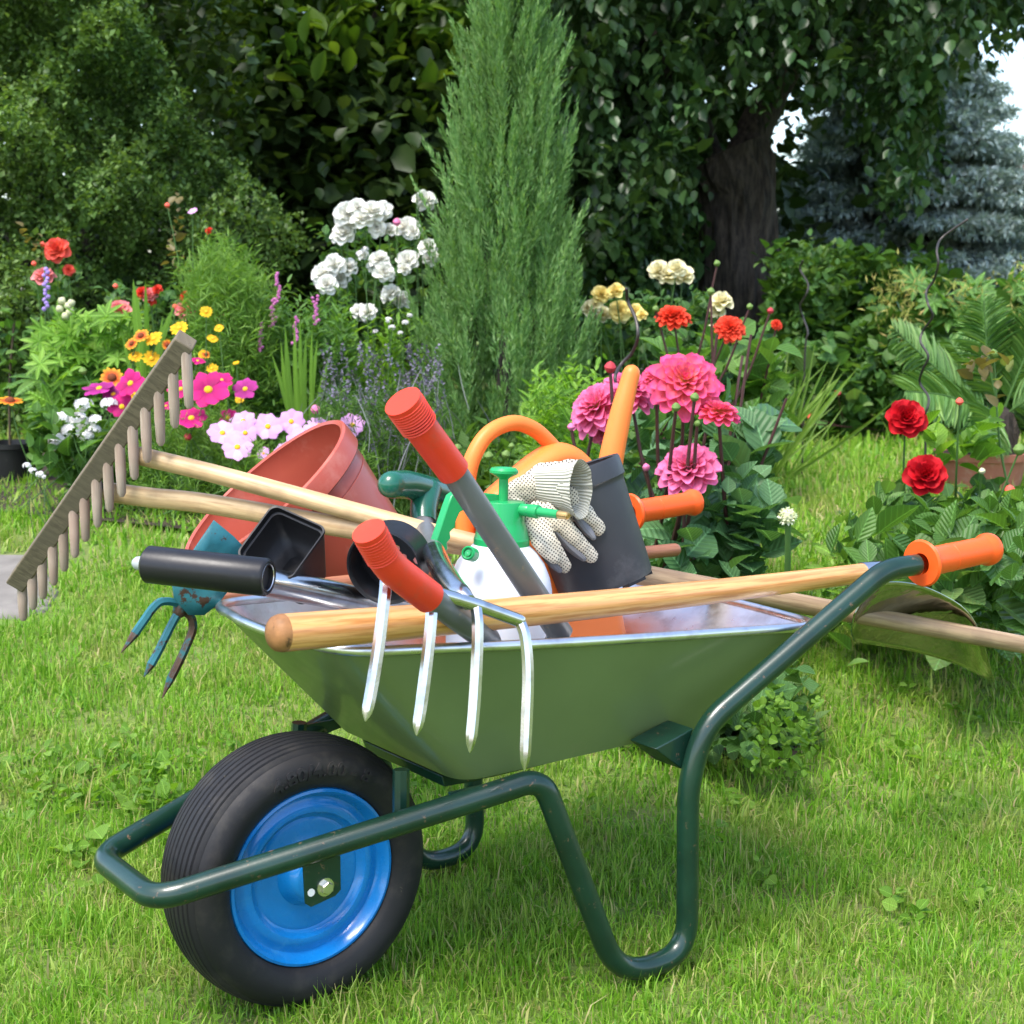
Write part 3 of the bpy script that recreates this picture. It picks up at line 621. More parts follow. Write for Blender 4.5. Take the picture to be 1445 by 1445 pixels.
# orange watering can
wcn = bp(780, 885, .12)
can = thing('watering_can', wcn, 'orange plastic watering can with a loop handle and upright spout, half buried in the load', 'watering can')
L = []
for t, half, dep, (px, py) in ((0, .135, .085, (790, 930)), (.03, .142, .09, (790, 925)), (.5, .13, .085, (775, 820)), (.8, .112, .078, (745, 765)), (.93, .1, .07, (733, 738)), (1, .085, .06, (730, 725))):
    c = bp(px, py, .14); L.append([c + BA * (.85 * half * np.sign(math.cos(a)) * abs(math.cos(a)) ** .6) - UP * .0 + BN * (dep * np.sign(math.sin(a)) * abs(math.sin(a)) ** .6) for a in np.linspace(0, 2 * math.pi, 40, endpoint=False)])
mb = MB(); n = 40; mb.add([p for r_ in L for p in r_], [(i * n + j, i * n + (j + 1) % n, (i + 1) * n + (j + 1) % n, (i + 1) * n + j) for i in range(5) for j in range(n)] + [tuple(range(n)), tuple(5 * n + j for j in range(n))]); part('body', mb, M['orange_can'], can)
hp = spline([bp(657, 770, .16), bp(656, 715, .16), bp(659, 680, .16), bp(668, 644, .16), bp(689, 612, .16), bp(722, 597, .16), bp(752, 605, .16), bp(776, 626, .16), bp(800, 655, .16)], 7)
mb = MB(); mb.tube(hp, np.interp(np.linspace(0, 1, len(hp)), [0, .2, .5, 1], [.0165, .0145, .0135, .0135]), 20); part('handle', mb, M['orange_can'], can)
dk = spline([bp(822, 672, .15), bp(802, 650, .15), bp(783, 645, .15), bp(757, 657, .15), bp(722, 683, .15), bp(692, 706, .15), bp(668, 728, .15)], 6)
mb = MB(); mb.tube(dk, np.interp(np.linspace(0, 1, len(dk)), [0, .2, .4, .8, 1], [.028, .026, .024, .017, .010]), 24, cap='round', sq=(1, 1.5)); part('shoulder', mb, M['orange_can'], can)
spt = spline([bp(846, 880, .17), bp(848, 800, .17), bp(853, 710, .17), bp(864, 640, .17), bp(877, 580, .17), bp(886, 545, .17), bp(891, 527, .17)], 7)
mb = MB(); mb.tube(spt, np.interp(np.linspace(0, 1, len(spt)), [0, .4, .6, .85, 1], [.026, .0235, .0205, .0165, .0158]), 20, cap='round'); part('spout', mb, M['orange_can'], can)

# dark grey round pot, tilted
t0, b0 = bp(800, 667, .06), bp(855, 822, .01); pa = nrm(b0 - t0 - BN * .0); H_ = np.linalg.norm(b0 - t0)
gp = thing('flower_pot', b0, 'dark grey round plastic pot leaning tilted, with a glove hanging on it', 'pot', 'plastic flower pots in the barrow')
mb = MB(); mb.lathe([(.082, .0), (.09, -.002), (.0915, .002), (.0915, .03), (.0875, .034), (.0865, .04), (.0805, H_), (.078, H_ + .006), (.07, H_ + .007), (.066, H_ + .001), (.0005, H_ + .001), (.0005, H_ - .004), (.076, H_ - .004), (.083, .04), (.084, .0), (.082, 0)], t0, pa, 64); gb = part('body', mb, M['grey_pot'], gp)
xx = nrm(np.cross(pa, BN)); yy = np.cross(pa, xx)
for k in range(6):
    mb = MB(); A = R(60 * k + 25); c = b0 + pa * .008 + (xx * math.cos(A) + yy * math.sin(A)) * .068; mb.box(c, (xx * math.cos(A) + yy * math.sin(A)) * .008, (-xx * math.sin(A) + yy * math.cos(A)) * .02, pa * .003)
    part('foot', mb, M['black_pot'], gb)

# pump sprayer
SV = -.015
sb = bp(702, 925, SV); sa = nrm(bp(710, 700, SV) - bp(702, 925, SV))
spb = thing('sprayer', sb, 'pump spray bottle with white round tank and bright green pump head and trigger', 'sprayer')
hgt = lambda py: np.linalg.norm(bp(702 + (925 - py) * 8 / 225, py, SV) - sb)
pxr = lambda r_: r_ * 2.5 / FPX
mb = MB(); mb.lathe([(.0005, -.08), (pxr(64), -.08), (pxr(71), -.07), (pxr(72.5), .03), (pxr(73), hgt(850)), (pxr(72), hgt(830)), (pxr(68), hgt(812)), (pxr(60), hgt(793)), (pxr(49), hgt(778)), (pxr(38), hgt(768)), (pxr(30), hgt(760)), (pxr(30), hgt(745))], sb, sa, 64); tank = part('tank', mb, M['white_plastic'], spb)
mb = MB(); mb.lathe([(pxr(37), hgt(775)), (pxr(38.5), hgt(774)), (pxr(38.5), hgt(760)), (pxr(38), hgt(759.5)), (pxr(37.5), hgt(757)), (pxr(33), hgt(741)), (pxr(30.5), hgt(735)), (pxr(30.5), hgt(709)), (pxr(29.5), hgt(707)), (pxr(10), hgt(706)), (.0005, hgt(706))], sb, sa, 48); cap = part('pump_head', mb, M['spray_green'], spb)
mb = MB(); mb.lathe([(pxr(6.8), hgt(710)), (pxr(6.8), hgt(676)), (pxr(9), hgt(674)), (pxr(18), hgt(669)), (pxr(20), hgt(667)), (pxr(20), hgt(663.5)), (pxr(17), hgt(660)), (pxr(8), hgt(663)), (.0005, hgt(664))], sb, sa, 40); part('plunger', mb, M['spray_green'], spb)
n0, n1 = bp(735, 719, SV - .03), bp(788, 726, SV - .1); nd = nrm(n1 - n0); nl = np.linalg.norm(n1 - n0)
mb = MB(); mb.lathe([(.0098, 0), (.0098, .016), (.0085, .018), (.0105, .019), (.0108, .034), (.0105, .035), (.0075, .036), (.0068, nl)], n0, nd, 24, cap=(True, True)); part('nozzle', mb, M['spray_green'], spb)
mb = MB(); mb.lathe([(.0062, 0), (.0066, .002), (.006, .014), (.0058, .018), (.0042, .0195), (.001, .0195)], n1, nd, 20); part('nozzle_tip', mb, M['brass'], spb)
vh = SV + .01; out = [(700, 697), (660, 694), (640, 694), (633, 699), (628, 712), (617, 745), (603, 786), (606, 793), (617, 795), (624, 787), (623, 779), (628, 774), (627, 765), (632, 759), (631, 750), (637, 744), (640, 733), (645, 722), (655, 717), (700, 716)]
mb = MB(); mb.prism([bp(x, y, vh) for x, y in out], BN * .0085); part('trigger_handle', mb, M['spray_green'], spb, bevel=.002)
c = bp(662, 781, SV - .045); mb = MB(); d = nrm(np.array([-.35, -.85, .3])); mb.lathe([(.011, -.014), (.011, .004), (.009, .006), (.0075, .005), (.0075, .002), (.0045, .002), (.0045, .005), (.0005, .005)], c, d, 24); part('release_button', mb, M['spray_green'], spb)

# cotton gloves: capsule limbs fused into one cloth surface
def glove(name, base, label, chains, cuff=None, mat='dots'):
    g_ = thing(name, base, label, 'glove', 'cotton gloves on the grey pot')
    mb = MB()
    for pts, rad, sq in chains: P = spline(pts, 4); mb.tube(P, np.interp(np.linspace(0, 1, len(P)), np.linspace(0, 1, len(rad)), rad), 14, cap='round', sq=sq, up=BN)
    o = part('hand', mb, M[mat], g_); rm = o.modifiers.new('r', 'REMESH'); rm.mode = 'VOXEL'; rm.voxel_size = .0026; rm.use_smooth_shade = True
    sm = o.modifiers.new('s', 'SMOOTH'); sm.factor = .5; sm.iterations = 5
    tx = bpy.data.textures.new('crumple', 'CLOUDS'); tx.noise_scale = .022; dp = o.modifiers.new('d', 'DISPLACE'); dp.texture = tx; dp.strength = .006; dp.mid_level = .5
    return g_
V = -.02
g2 = glove('glove', bp(800, 730, V), 'dotted cotton glove whose limp fingers hang down over the dark grey pot', [
    ([bp(760, 720, V + .01), bp(785, 725, V), bp(815, 720, V)], [.017, .02, .018], (.55, 1)),
    ([bp(806, 700, V - .01), bp(826, 724, V - .02), bp(845, 746, V - .022)], [.016, .0155, .0125], (.85, 1)),
    ([bp(770, 722, V - .005), bp(803, 752, V - .028), bp(834, 784, V - .034)], [.0165, .0155, .0125], (.85, 1)),
    ([bp(752, 732, V), bp(776, 766, V - .03), bp(797, 798, V - .036)], [.0165, .015, .0115], (.85, 1)),
    ([bp(748, 745, V - .01), bp(764, 772, V - .034), bp(782, 789, V - .044)], [.012, .0115, .0085], (.85, 1))])
mb = MB()
for q in ([(775, 737), (801, 768), (822, 787)], [(754, 752), (772, 785), (788, 803)], [(812, 725), (826, 745), (836, 757)]):
    mb.tube(spline([bp(x, y, V - .012 - .012 * k) for k, (x, y) in enumerate(q)], 4), [.0085, .0105, .011, .011, .0105, .0105, .01, .009, .007], 10, cap='round', sq=(.75, 1))
part('fourchettes', mb, M['grey_cloth'], g2)
V = -.005
g1 = glove('glove', bp(760, 690, V), 'dotted cotton glove with an open ribbed cuff, lying on top of the grey pot', [
    ([bp(731, 694, V + .035), bp(748, 690, V + .02), bp(766, 688, V + .012)], [.022, .028, .026], (.7, 1)),
    ([bp(742, 682, V + .03), bp(765, 672, V + .03), bp(795, 668, V + .03)], [.015, .021, .02], (.7, 1)),
    ([bp(790, 668, V + .03), bp(806, 660, V + .04), bp(818, 662, V + .05)], [.017, .016, .012], (.7, 1)),
    ([bp(745, 697, V + .03), bp(735, 708, V + .03), bp(738, 722, V + .02)], [.016, .016, .012], (.7, 1))])
c0, c1 = bp(764, 686, V + .01), bp(818, 690, V - .06); cd = nrm(c1 - c0); cl = np.linalg.norm(c1 - c0)
def cuffp(o_): return [(.030 - o_, -.012), (.0335 - o_, .012), (.037 - o_, cl * .45), (.040 - o_, cl * .75), (.044 - o_, cl * .94), (.0475 - o_, cl)]
prof = cuffp(0) + [(.0485, cl + .002), (.0475, cl + .003), (.046, cl + .001)] + cuffp(.003)[::-1]
mb = MB(); mb.lathe(prof, c0, cd, 72, sx=.66, xdir=BN); cf = part('cuff', mb, M['knit'], g1)
tx = bpy.data.textures.new('cuff_crumple', 'CLOUDS'); tx.noise_scale = .03; dp = cf.modifiers.new('d', 'DISPLACE'); dp.texture = tx; dp.strength = .009
# ------------------------------------------------------------------ lawn
def grass_mesh():
    parts_ = []
    def zone(y0, y1, dens, L, wd, extra):
        A = np.trapz([.33 * 2 * y + 2 * extra for y in (y0, y1)], [y0, y1]); n = int(A * dens)
        y = np.sqrt(rng.uniform(y0 ** 2, y1 ** 2, n)); x = rng.uniform(-1, 1, n) * (.345 * y + extra)
        parts_.append((x, y, np.full(n, L), np.full(n, wd)))
    zone(1.5, 2.9, 46000, .027, .0013, .6); zone(2.9, 4.6, 19000, .033, .0019, .8); zone(4.6, 7.0, 5200, .045, .0033, 1.1); zone(7.0, 12, 1700, .055, .0065, 2.0)
    x, y, L, w = (np.concatenate(q) for q in zip(*parts_)); n = len(x)
    tuft = np.sin(x * 7 + 2 * np.sin(y * 5)) * np.sin(y * 9 + 2 * np.cos(x * 6)) * .5 + np.sin(x * 23 + y * 5) * np.sin(y * 19 - x * 7) * .5   # thicker and thinner places
    keep = (rng.uniform(0, 1, n) < .72 + .35 * tuft)
    pathm = (x < -1.33) & (y > 4.15) & (y < 4.75)
    bed = ((y > 5.4 + .3 * np.sin(x * 3)) & (x < .9) & (x > -1.3 - .6 * (y - 5.2)) & (y < 7.3))
    keep &= ~pathm & ~bed
    x, y, L, w, tuft = (q[keep] for q in (x, y, L, w, tuft)); n = len(x)
    L = L * np.exp(rng.normal(0, .35, n)) * (1 + .35 * tuft); w = w * np.exp(rng.normal(0, .25, n))
    az = rng.uniform(0, 2 * math.pi, n); lean = np.abs(rng.normal(.45, .4, n)); lean = np.clip(lean, 0, 1.35)
    flat = rng.uniform(0, 1, n) < .16; lean[flat] = rng.uniform(1.1, 1.5, flat.sum()); L[flat] *= 1.25
    d0 = np.stack([np.cos(az) * np.sin(lean * .5), np.sin(az) * np.sin(lean * .5), np.cos(lean * .5)], 1)
    d1 = np.stack([np.cos(az) * np.sin(np.minimum(1.6, lean * 1.5)), np.sin(az) * np.sin(np.minimum(1.6, lean * 1.5)), np.cos(np.minimum(1.6, lean * 1.5))], 1)
    tw = az + rng.normal(math.pi / 2, .5, n); s_ = np.stack([np.cos(tw), np.sin(tw), 0 * tw], 1)
    P = np.stack([x, y, zg(x, y) - .002], 1); m_ = P + d0 * (L * .5)[:, None]; e = m_ + d1 * (L * .55)[:, None]; e[:, 2] = np.maximum(e[:, 2], P[:, 2] + .004)
    V = np.stack([P - s_ * w[:, None], P + s_ * w[:, None], m_ + s_ * (w * .85)[:, None], m_ - s_ * (w * .85)[:, None], e], 1).reshape(-1, 3)
    o = np.arange(n)[:, None] * 5
    return np_mesh('grass', V, [o + np.array([[0, 1, 2, 3]]), o + np.array([[3, 2, 4]])], grass_mat())
def grass_mat():
    m, t, p, o = newmat('grass_blades'); g = t.nodes.new('ShaderNodeNewGeometry')
    col = ramp(t, g.outputs['Random Per Island'], [(0, (.11, .28, .014)), (.5, (.21, .42, .026)), (.82, (.32, .52, .055)), (.91, (.42, .45, .12)), (1, (.52, .42, .2))])
    dry = ramp(t, noise(t, 5, 4), [(.5, (0, 0, 0)), (.68, (.65, .65, .65))])
    yel = ramp(t, g.outputs['Random Per Island'], [(0, (.24, .38, .035)), (.5, (.36, .4, .085)), (1, (.52, .42, .2))])
    col = mixc(t, dry, col, yel)
    t.links.new(col, p.inputs['Base Color']); p.inputs['Roughness'].default_value = .45; p.inputs['Specular IOR Level'].default_value = .4
    tr = t.nodes.new('ShaderNodeBsdfTranslucent'); t.links.new(col, tr.inputs[0]); mx = t.nodes.new('ShaderNodeMixShader'); mx.inputs[0].default_value = .5
    t.links.new(p.outputs[0], mx.inputs[1]); t.links.new(tr.outputs[0], mx.inputs[2]); t.links.new(mx.outputs[0], o.inputs[0]); return m
gr = link('grass', grass_mesh()); tag(gr, 'short bright green lawn grass with dry blades among it', 'grass', kind='stuff')
# stone slab path at the left edge
mb = MB()
sl_ = [(-2.3, 4.2), (-1.36, 4.2), (-1.29, 4.25), (-1.3, 4.4), (-1.46, 4.72), (-2.3, 4.74)]
vs0 = [np.array([x, y, zg(x, y) + .0]) for x, y in sl_]; mb.prism([v + np.array([0, 0, -.03]) for v in vs0], np.array([0, 0, .04])); ps = part('stone_slab', mb, M['stone'], None, bevel=.012)
tag(ps, 'flat grey stone slab set in the lawn at the left edge', 'stone slab')

# ------------------------------------------------------------------ leaf colours
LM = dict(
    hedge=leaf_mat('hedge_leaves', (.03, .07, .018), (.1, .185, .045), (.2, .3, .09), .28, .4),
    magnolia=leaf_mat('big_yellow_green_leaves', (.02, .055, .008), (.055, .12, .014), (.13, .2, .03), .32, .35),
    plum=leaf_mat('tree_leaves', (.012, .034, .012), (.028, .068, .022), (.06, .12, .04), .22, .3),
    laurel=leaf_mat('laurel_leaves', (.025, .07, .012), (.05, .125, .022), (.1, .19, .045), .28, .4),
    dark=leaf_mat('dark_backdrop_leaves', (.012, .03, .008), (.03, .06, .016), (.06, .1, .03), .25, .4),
    juniper=leaf_mat('juniper_sprays', (.08, .18, .05), (.16, .31, .1), (.31, .46, .19), .28, .5),
    spruce=leaf_mat('blue_spruce_needles', (.2, .28, .285), (.34, .43, .43), (.48, .57, .56), .1, .6),
    bright=leaf_mat('bright_leaves', (.07, .16, .015), (.13, .26, .03), (.22, .36, .06), .35, .4, veins=True),
    mid=leaf_mat('mid_green_leaves', (.045, .11, .02), (.08, .18, .035), (.14, .25, .06), .3, .38, veins=True),
    rose=leaf_mat('rose_leaves', (.035, .09, .022), (.07, .16, .04), (.15, .22, .07), .28, .32, veins=True),
    dahlia=leaf_mat('dahlia_leaves', (.04, .105, .04), (.08, .18, .07), (.15, .26, .12), .28, .4, veins=True),
    feather=leaf_mat('feathery_leaves', (.09, .2, .03), (.15, .29, .05), (.22, .36, .08), .3, .5),
    strap=leaf_mat('strap_leaves', (.09, .19, .025), (.17, .28, .05), (.27, .36, .09), .35, .4),
    cycad=leaf_mat('cycad_leaflets', (.05, .13, .03), (.11, .23, .06), (.22, .35, .11), .2, .32),
    grey=leaf_mat('lavender_stems', (.1, .13, .1), (.17, .18, .19), (.24, .21, .28), .15, .7),
    red=leaf_mat('young_red_leaves', (.1, .08, .03), (.16, .13, .045), (.14, .2, .06), .3, .4))
def bark_mat():
    m, t, p, o = newmat('bark'); tc = t.nodes.new('ShaderNodeTexCoord'); mp = t.nodes.new('ShaderNodeMapping'); mp.inputs['Scale'].default_value = (1, 1, .16); t.links.new(tc.outputs['Object'], mp.inputs[0])
    n = noise(t, 34, 6, vec=mp.outputs[0], rough=.65); t.links.new(ramp(t, n, [(.36, (.014, .011, .009)), (.5, (.05, .038, .03)), (.68, (.1, .078, .06))]), p.inputs['Base Color']); p.inputs['Roughness'].default_value = .95; bump(t, p, n, 1, .05); return m
M['bark'] = bark_mat()
M['stem_green'] = solid_mat('green_stem', (.06, .13, .03), .55, bmp=0)
M['stem_red'] = solid_mat('dark_red_stem', (.06, .022, .02), .5, bmp=0)
M['twig'] = solid_mat('twig', (.07, .05, .03), .8, bmp=0)
def pxbox(x0, x1, y0, y1, Y0, Y1, keep=None):
    def f(n):
        out = np.zeros((0, 3))
        while len(out) < n:
            px, py, Y = rng.uniform(x0, x1, n * 2), rng.uniform(y0, y1, n * 2), rng.uniform(Y0, Y1, n * 2)
            if keep is not None: k = keep(px, py); px, py, Y = px[k], py[k], Y[k]
            q = np.stack([px, py, Y], 1); out = np.concatenate([out, q])
        out = out[:n]; return atv(out[:, 0], out[:, 1], out[:, 2])
    return f
def outward(P, C_, up=.4, j=.5): return nrm(nrm(P - C_) + np.array([0, 0, up]) + rnd(len(P), j))
def spray_leaves(name, parent, fn, K, per, L, size, kind, mat, up=.6, droop=0, spread=.6, roll=.5, twig=True, wid=1.0, frm=None):
    """K twigs, each with `per` leaves set alternately along it"""
    C_ = fn(K); D = nrm(rnd(K, spread) + np.array([0, -.25, up - droop]))
    if frm is not None: D = nrm(D + nrm(C_ - frm) * .45)
    t = np.tile(np.linspace(.08, 1, per), K); c = np.repeat(C_, per, 0); d = np.repeat(D, per, 0); LL = np.repeat(L * np.exp(rng.normal(0, .25, K)), per)
    sag = np.array([0, 0, -1]) * (droop * .5 * LL * t * t)[:, None]
    P = c + d * (LL * (t - .6))[:, None] + sag
    side = nrm(np.cross(d, rnd(len(d)))); LD = nrm(d * .55 + side * .9 + np.array([0, 0, .15 - droop]))
    sz = size * np.exp(rng.normal(0, .22, len(P))) * (1 - .35 * t)
    P, LD, sz = above(P, LD, sz)
    o = leaves(name, parent, P, LD, sz, kind, mat, roll=roll, wid=wid)
    return o
# ------------------------------------------------------------------ flowers (shared meshes, unit radius, facing +Z)
def petal(L, w, cup, base=.12, k=5, notch=0, sp=0, e0=0, e1=0):
    """rows of a petal along +X lifting by the angles e0 (base) to e1 (tip)"""
    G = []; x, z = base, 0.0
    for i in range(k + 1):
        t = i / k; wd = w * (math.sin(math.pi * min(1, .12 + t * .78)) ** .7) * (.35 + .65 * min(1, t * 1.6))
        if t == 1: wd *= .72
        row = []
        for j in range(5):
            s_ = (j - 2) / 2; row.append((x - (notch * (.5 - abs(abs(s_) - .5)) * .0 + notch * abs(s_) ** 2 * .5 if t == 1 else 0), s_ * wd, z + cup * wd * s_ * s_))
        G.append(row); a = e0 + (e1 - e0) * t; x += math.cos(a) * (L / k); z += math.sin(a) * (L / k)
    return np.array(G)
def rotz(G, a): c, s_ = math.cos(a), math.sin(a); return np.stack([G[..., 0] * c - G[..., 1] * s_, G[..., 0] * s_ + G[..., 1] * c, G[..., 2]], -1)
def flower_mesh(name, rows, mat):
    """rows: (count, L, w, cup, base, e0, e1, z, notch)"""
    mb = MB()
    for n, L, w, cup, b, e0, e1, z, no in rows:
        ph = rng.uniform(0, 6)
        for k in range(n):
            G = petal(L * rng.uniform(.9, 1.08), w * rng.uniform(.9, 1.1), cup, b, 5, no, 0, e0 + rng.normal(0, .07), e1 + rng.normal(0, .12)); G = rotz(G, ph + 2 * math.pi * k / n + rng.normal(0, .05)); G[..., 2] += z
            mb.grid([[p for p in r_] for r_ in G], None)
            b0 = len(mb.v) - 30
            for i in range(6):
                for j in range(5): mb.uv[b0 + i * 5 + j] = (j / 4, i / 5)
    return mb.mesh(name, mat, fix=False)
def dome_mesh(name, r, h, mat, z=0):
    mb = MB(); mb.lathe([(.0005, z - .05), (r * .9, z - .03), (r, z), (r * .95, z + h * .4), (r * .7, z + h * .8), (r * .3, z + h), (.0005, z + h)], (0, 0, 0), (0, 0, 1), 20); return mb.mesh(name, mat)
C_yel = solid_mat('yellow_disc', (.75, .38, .01), .7, bmp=.6, bscale=400, vscale=80, var=.4)
C_brn = solid_mat('brown_disc', (.16, .035, .008), .8, bmp=.6, bscale=400, vscale=80, var=.4)
def cosmos(n_, a, b): return flower_mesh(n_, [(8, .9, .36, -.12, .1, .18, -.12, 0, .12)], petal_mat(n_, a, b))
def rosem(n_, a, b, c=None):
    return flower_mesh(n_, [(6, .85, .46, .55, .05, .25, -.15, -.1, 0), (6, .75, .42, .6, .05, .6, .15, 0, 0), (5, .6, .38, .7, .04, .95, .55, .05, 0), (5, .5, .32, .8, .03, 1.2, 1.0, .08, 0), (4, .42, .24, .9, .02, 1.4, 1.5, .1, 0), (3, .36, .16, 1, .01, 1.5, 1.8, .12, 0)], petal_mat(n_, a, b, c, .2))
def dahl(n_, a, b, mid, full=True):
    rows = [(12, .9, .27, .45, .1, -.1, -.25, -.1, 0), (12, .84, .26, .5, .1, .12, -.12, -.03, 0), (11, .72, .24, .55, .08, .35, .05, .03, 0), (10, .58, .21, .65, .07, .6, .3, .08, 0), (8, .42, .17, .8, .05, .85, .6, .12, 0), (7, .3, .12, .95, .03, 1.1, 1.0, .15, 0), (5, .2, .09, 1, .02, 1.35, 1.5, .17, 0)]
    return flower_mesh(n_, rows if full else rows[1:5], petal_mat(n_, a, b, mid, .3))
FL = {
    'magenta': (cosmos('magenta_petals', (.3, .0, .09), (.68, .012, .2)), dome_mesh('disc', .2, .12, C_yel)),
    'purple': (cosmos('purple_petals', (.25, .01, .12), (.45, .03, .26)), dome_mesh('disc', .2, .12, C_yel)),
    'lilac': (cosmos('lilac_petals', (.72, .42, .72), (.72, .36, .7)), dome_mesh('disc', .19, .12, C_yel)),
    'yellow_daisy': (flower_mesh('yellow_petals', [(12, .8, .2, .1, .15, .15, -.1, 0, .1)], petal_mat('yellow_petals', (.75, .3, .0), (.82, .5, .01))), dome_mesh('disc', .28, .2, C_yel)),
    'gaillardia': (flower_mesh('two_tone_petals', [(13, .78, .2, .1, .2, .1, -.15, 0, .1)], petal_mat('two_tone_petals', (.42, .03, .01), (.8, .45, .02), (.68, .13, .015))), dome_mesh('disc', .36, .3, C_brn)),
    'coral_rose': (rosem('coral_petals', (.85, .16, .05), (.78, .1, .08)), None),
    'pink_rose': (rosem('salmon_pink_petals', (.82, .3, .2), (.8, .26, .28)), None),
    'red_rose': (rosem('red_petals', (.3, .002, .006), (.56, .006, .014)), None),
    'orange_red_rose': (rosem('orange_red_petals', (.75, .1, .03), (.72, .045, .03)), None),
    'white_rose': (rosem('white_petals', (.84, .82, .66), (.88, .88, .84)), None),
    'cream_rose': (rosem('cream_petals', (.8, .68, .25), (.84, .8, .56)), None),
    'yellow_rose': (rosem('yellow_rose_petals', (.84, .62, .1), (.86, .74, .3)), None),
    'pink_dahlia': (dahl('pink_dahlia_petals', (.88, .45, .06), (.8, .075, .26), (.88, .18, .17)), None),
    'lilac_dahlia': (dahl('lilac_pink_dahlia_petals', (.82, .36, .1), (.8, .19, .4), (.84, .15, .27)), None),
    'red_dahlia': (dahl('red_dahlia_petals', (.6, .03, .01), (.8, .08, .035), (.75, .05, .02)), None)}
BUD = MB(); BUD.lathe([(.0005, -.9), (.5, -.7), (.9, -.2), (.95, .2), (.6, .75), (.15, 1.05), (.0005, 1.1)], (0, 0, 0), (0, 0, 1), 12)
BUDM = {k: BUD.mesh('bud_' + k, solid_mat('bud_' + k, c, .55, bmp=.3)) for k, c in (('green', (.12, .2, .04)), ('red', (.4, .03, .04)), ('pink', (.6, .15, .3)), ('coral', (.7, .1, .06)), ('cream', (.5, .5, .3)))}
def toM(loc, n, s, roll): return Matrix.Translation(Vector(loc)) @ Vector(n).to_track_quat('Z', 'Y').to_matrix().to_4x4() @ Matrix.Rotation(roll, 4, 'Z') @ Matrix.Diagonal((s, s, s, 1))
SIZE_BUMP = 1.1
def bloom(plant, kind, px, py, rpx, Y, face=None, stem=None, root=None, stem_r=.0022, tilt=.5):
    """one flower head at its place, its eye as a sub-part"""
    P = at(px, py, Y); s_ = rpx * Y / FPX * SIZE_BUMP; n = nrm(np.array(face, float) if face is not None else np.array([0, -.75, .6])) + rng.normal(0, .22, 3) * (tilt * 2 if face is None else .4)
    me, eye = FL[kind]; f = link('flower', me, plant, toM(P - BASE[plant], n, s_, rng.uniform(0, 6)))
    if eye is not None: link('flower_eye', eye, f)
    return P, nrm(n), s_
def budat(plant, kind, px, py, rpx, Y, n=(0, -.2, 1)):
    P = at(px, py, Y); s_ = rpx * Y / FPX; link('bud', BUDM[kind], plant, toM(P - BASE[plant], np.array(n) + rng.normal(0, .2, 3), s_, 0)); return P
def stems(plant, heads, roots, mat, r=.0025, name='stems', bow=.06):
    """a thin curved stem below every head down to the ground"""
    for h in heads:
        rt = roots() if callable(roots) else roots; m_ = h * .5 + np.array(rt) * .5 + np.array([*rng.normal(0, bow * .5, 2), .04]); m_[:2] = m_[:2] * .5 + h[:2] * .5
        mb = MB(); mb.tube(spline([h - np.array([0, 0, .004]), m_, rt], 6), np.linspace(r * .8, r * 1.3, 13), 6); part('stem', mb, mat, plant)
def gpt(px, Y): P = at(px, 500, Y); return np.array([P[0], P[1], zg(P[0], P[1])])
def plant(name, px, Y, label, cat, group=None): return thing(name, gpt(px, Y), label, cat, group)
def roots_near(pl, sx=.12, sy=.1):
    b = BASE[pl]
    def f():
        x, y = b[0] + rng.normal(0, sx), b[1] + rng.normal(0, sy); return np.array([x, y, zg(x, y)])
    return f

# ------------------------------------------------------------------ tall background
# broadleaved tree on the right with its leaning dark trunk
tr = plant('tree', 1035, 11.0, 'old broadleaved tree with thick dark furrowed trunk and drooping dense crown', 'tree')
mb = MB(); Yt = 11.0
tpath = spline([at(1040, 520, Yt), at(1036, 440, Yt), at(1042, 350, Yt), at(1040, 270, Yt), at(1020, 215, Yt)], 8); n = len(tpath)
mb.tube(tpath, np.interp(np.linspace(0, 1, n), [0, .15, .6, .85, 1], [.33, .25, .235, .27, .25]), 40)
V_ = np.array(mb.v); c_ = np.array(tpath)
for i in range(n):
    for j in range(40):
        k = i * 40 + j; a = 2 * math.pi * j / 40; f = 1 + .12 * abs(math.sin(a * 7 + i * .12 + .5 * math.sin(i * .3))) + .04 * math.sin(a * 17 - i * .2) + .06 * math.sin(a * 3 + i * .5) + rng.normal(0, .012)
        V_[k] = c_[i] + (V_[k] - c_[i]) * f
mb.v = [tuple(v) for v in V_]
tk = part('trunk', mb, M['bark'], tr)
for q, r0_, r1_ in (([(1040, 420), (1020, 320), (1000, 255), (980, 190), (955, 120), (900, 40), (860, -60)], .2, .09), ([(1045, 240), (1075, 160), (1130, 70), (1200, -20)], .15, .06), ([(965, 140), (900, 130), (840, 90), (780, 60)], .08, .03), ([(1130, 70), (1220, 50), (1320, 20), (1420, -20)], .07, .03)):
    P = spline([at(x, y, Yt + .3 * rng.normal() * (i > 0)) for i, (x, y) in enumerate(q)], 6); mb = MB(); mb.tube(P, np.linspace(r0_, r1_, len(P)), 14); part('limb', mb, M['bark'], tr)
def lowedge(px): return np.interp(px, [700, 790, 830, 900, 965, 985, 1060, 1095, 1160, 1205, 1235, 1260, 1310, 1340, 1400, 1470, 1600], [430, 425, 415, 400, 360, 215, 185, 195, 185, 220, 320, 345, 330, 160, 125, 90, 60])
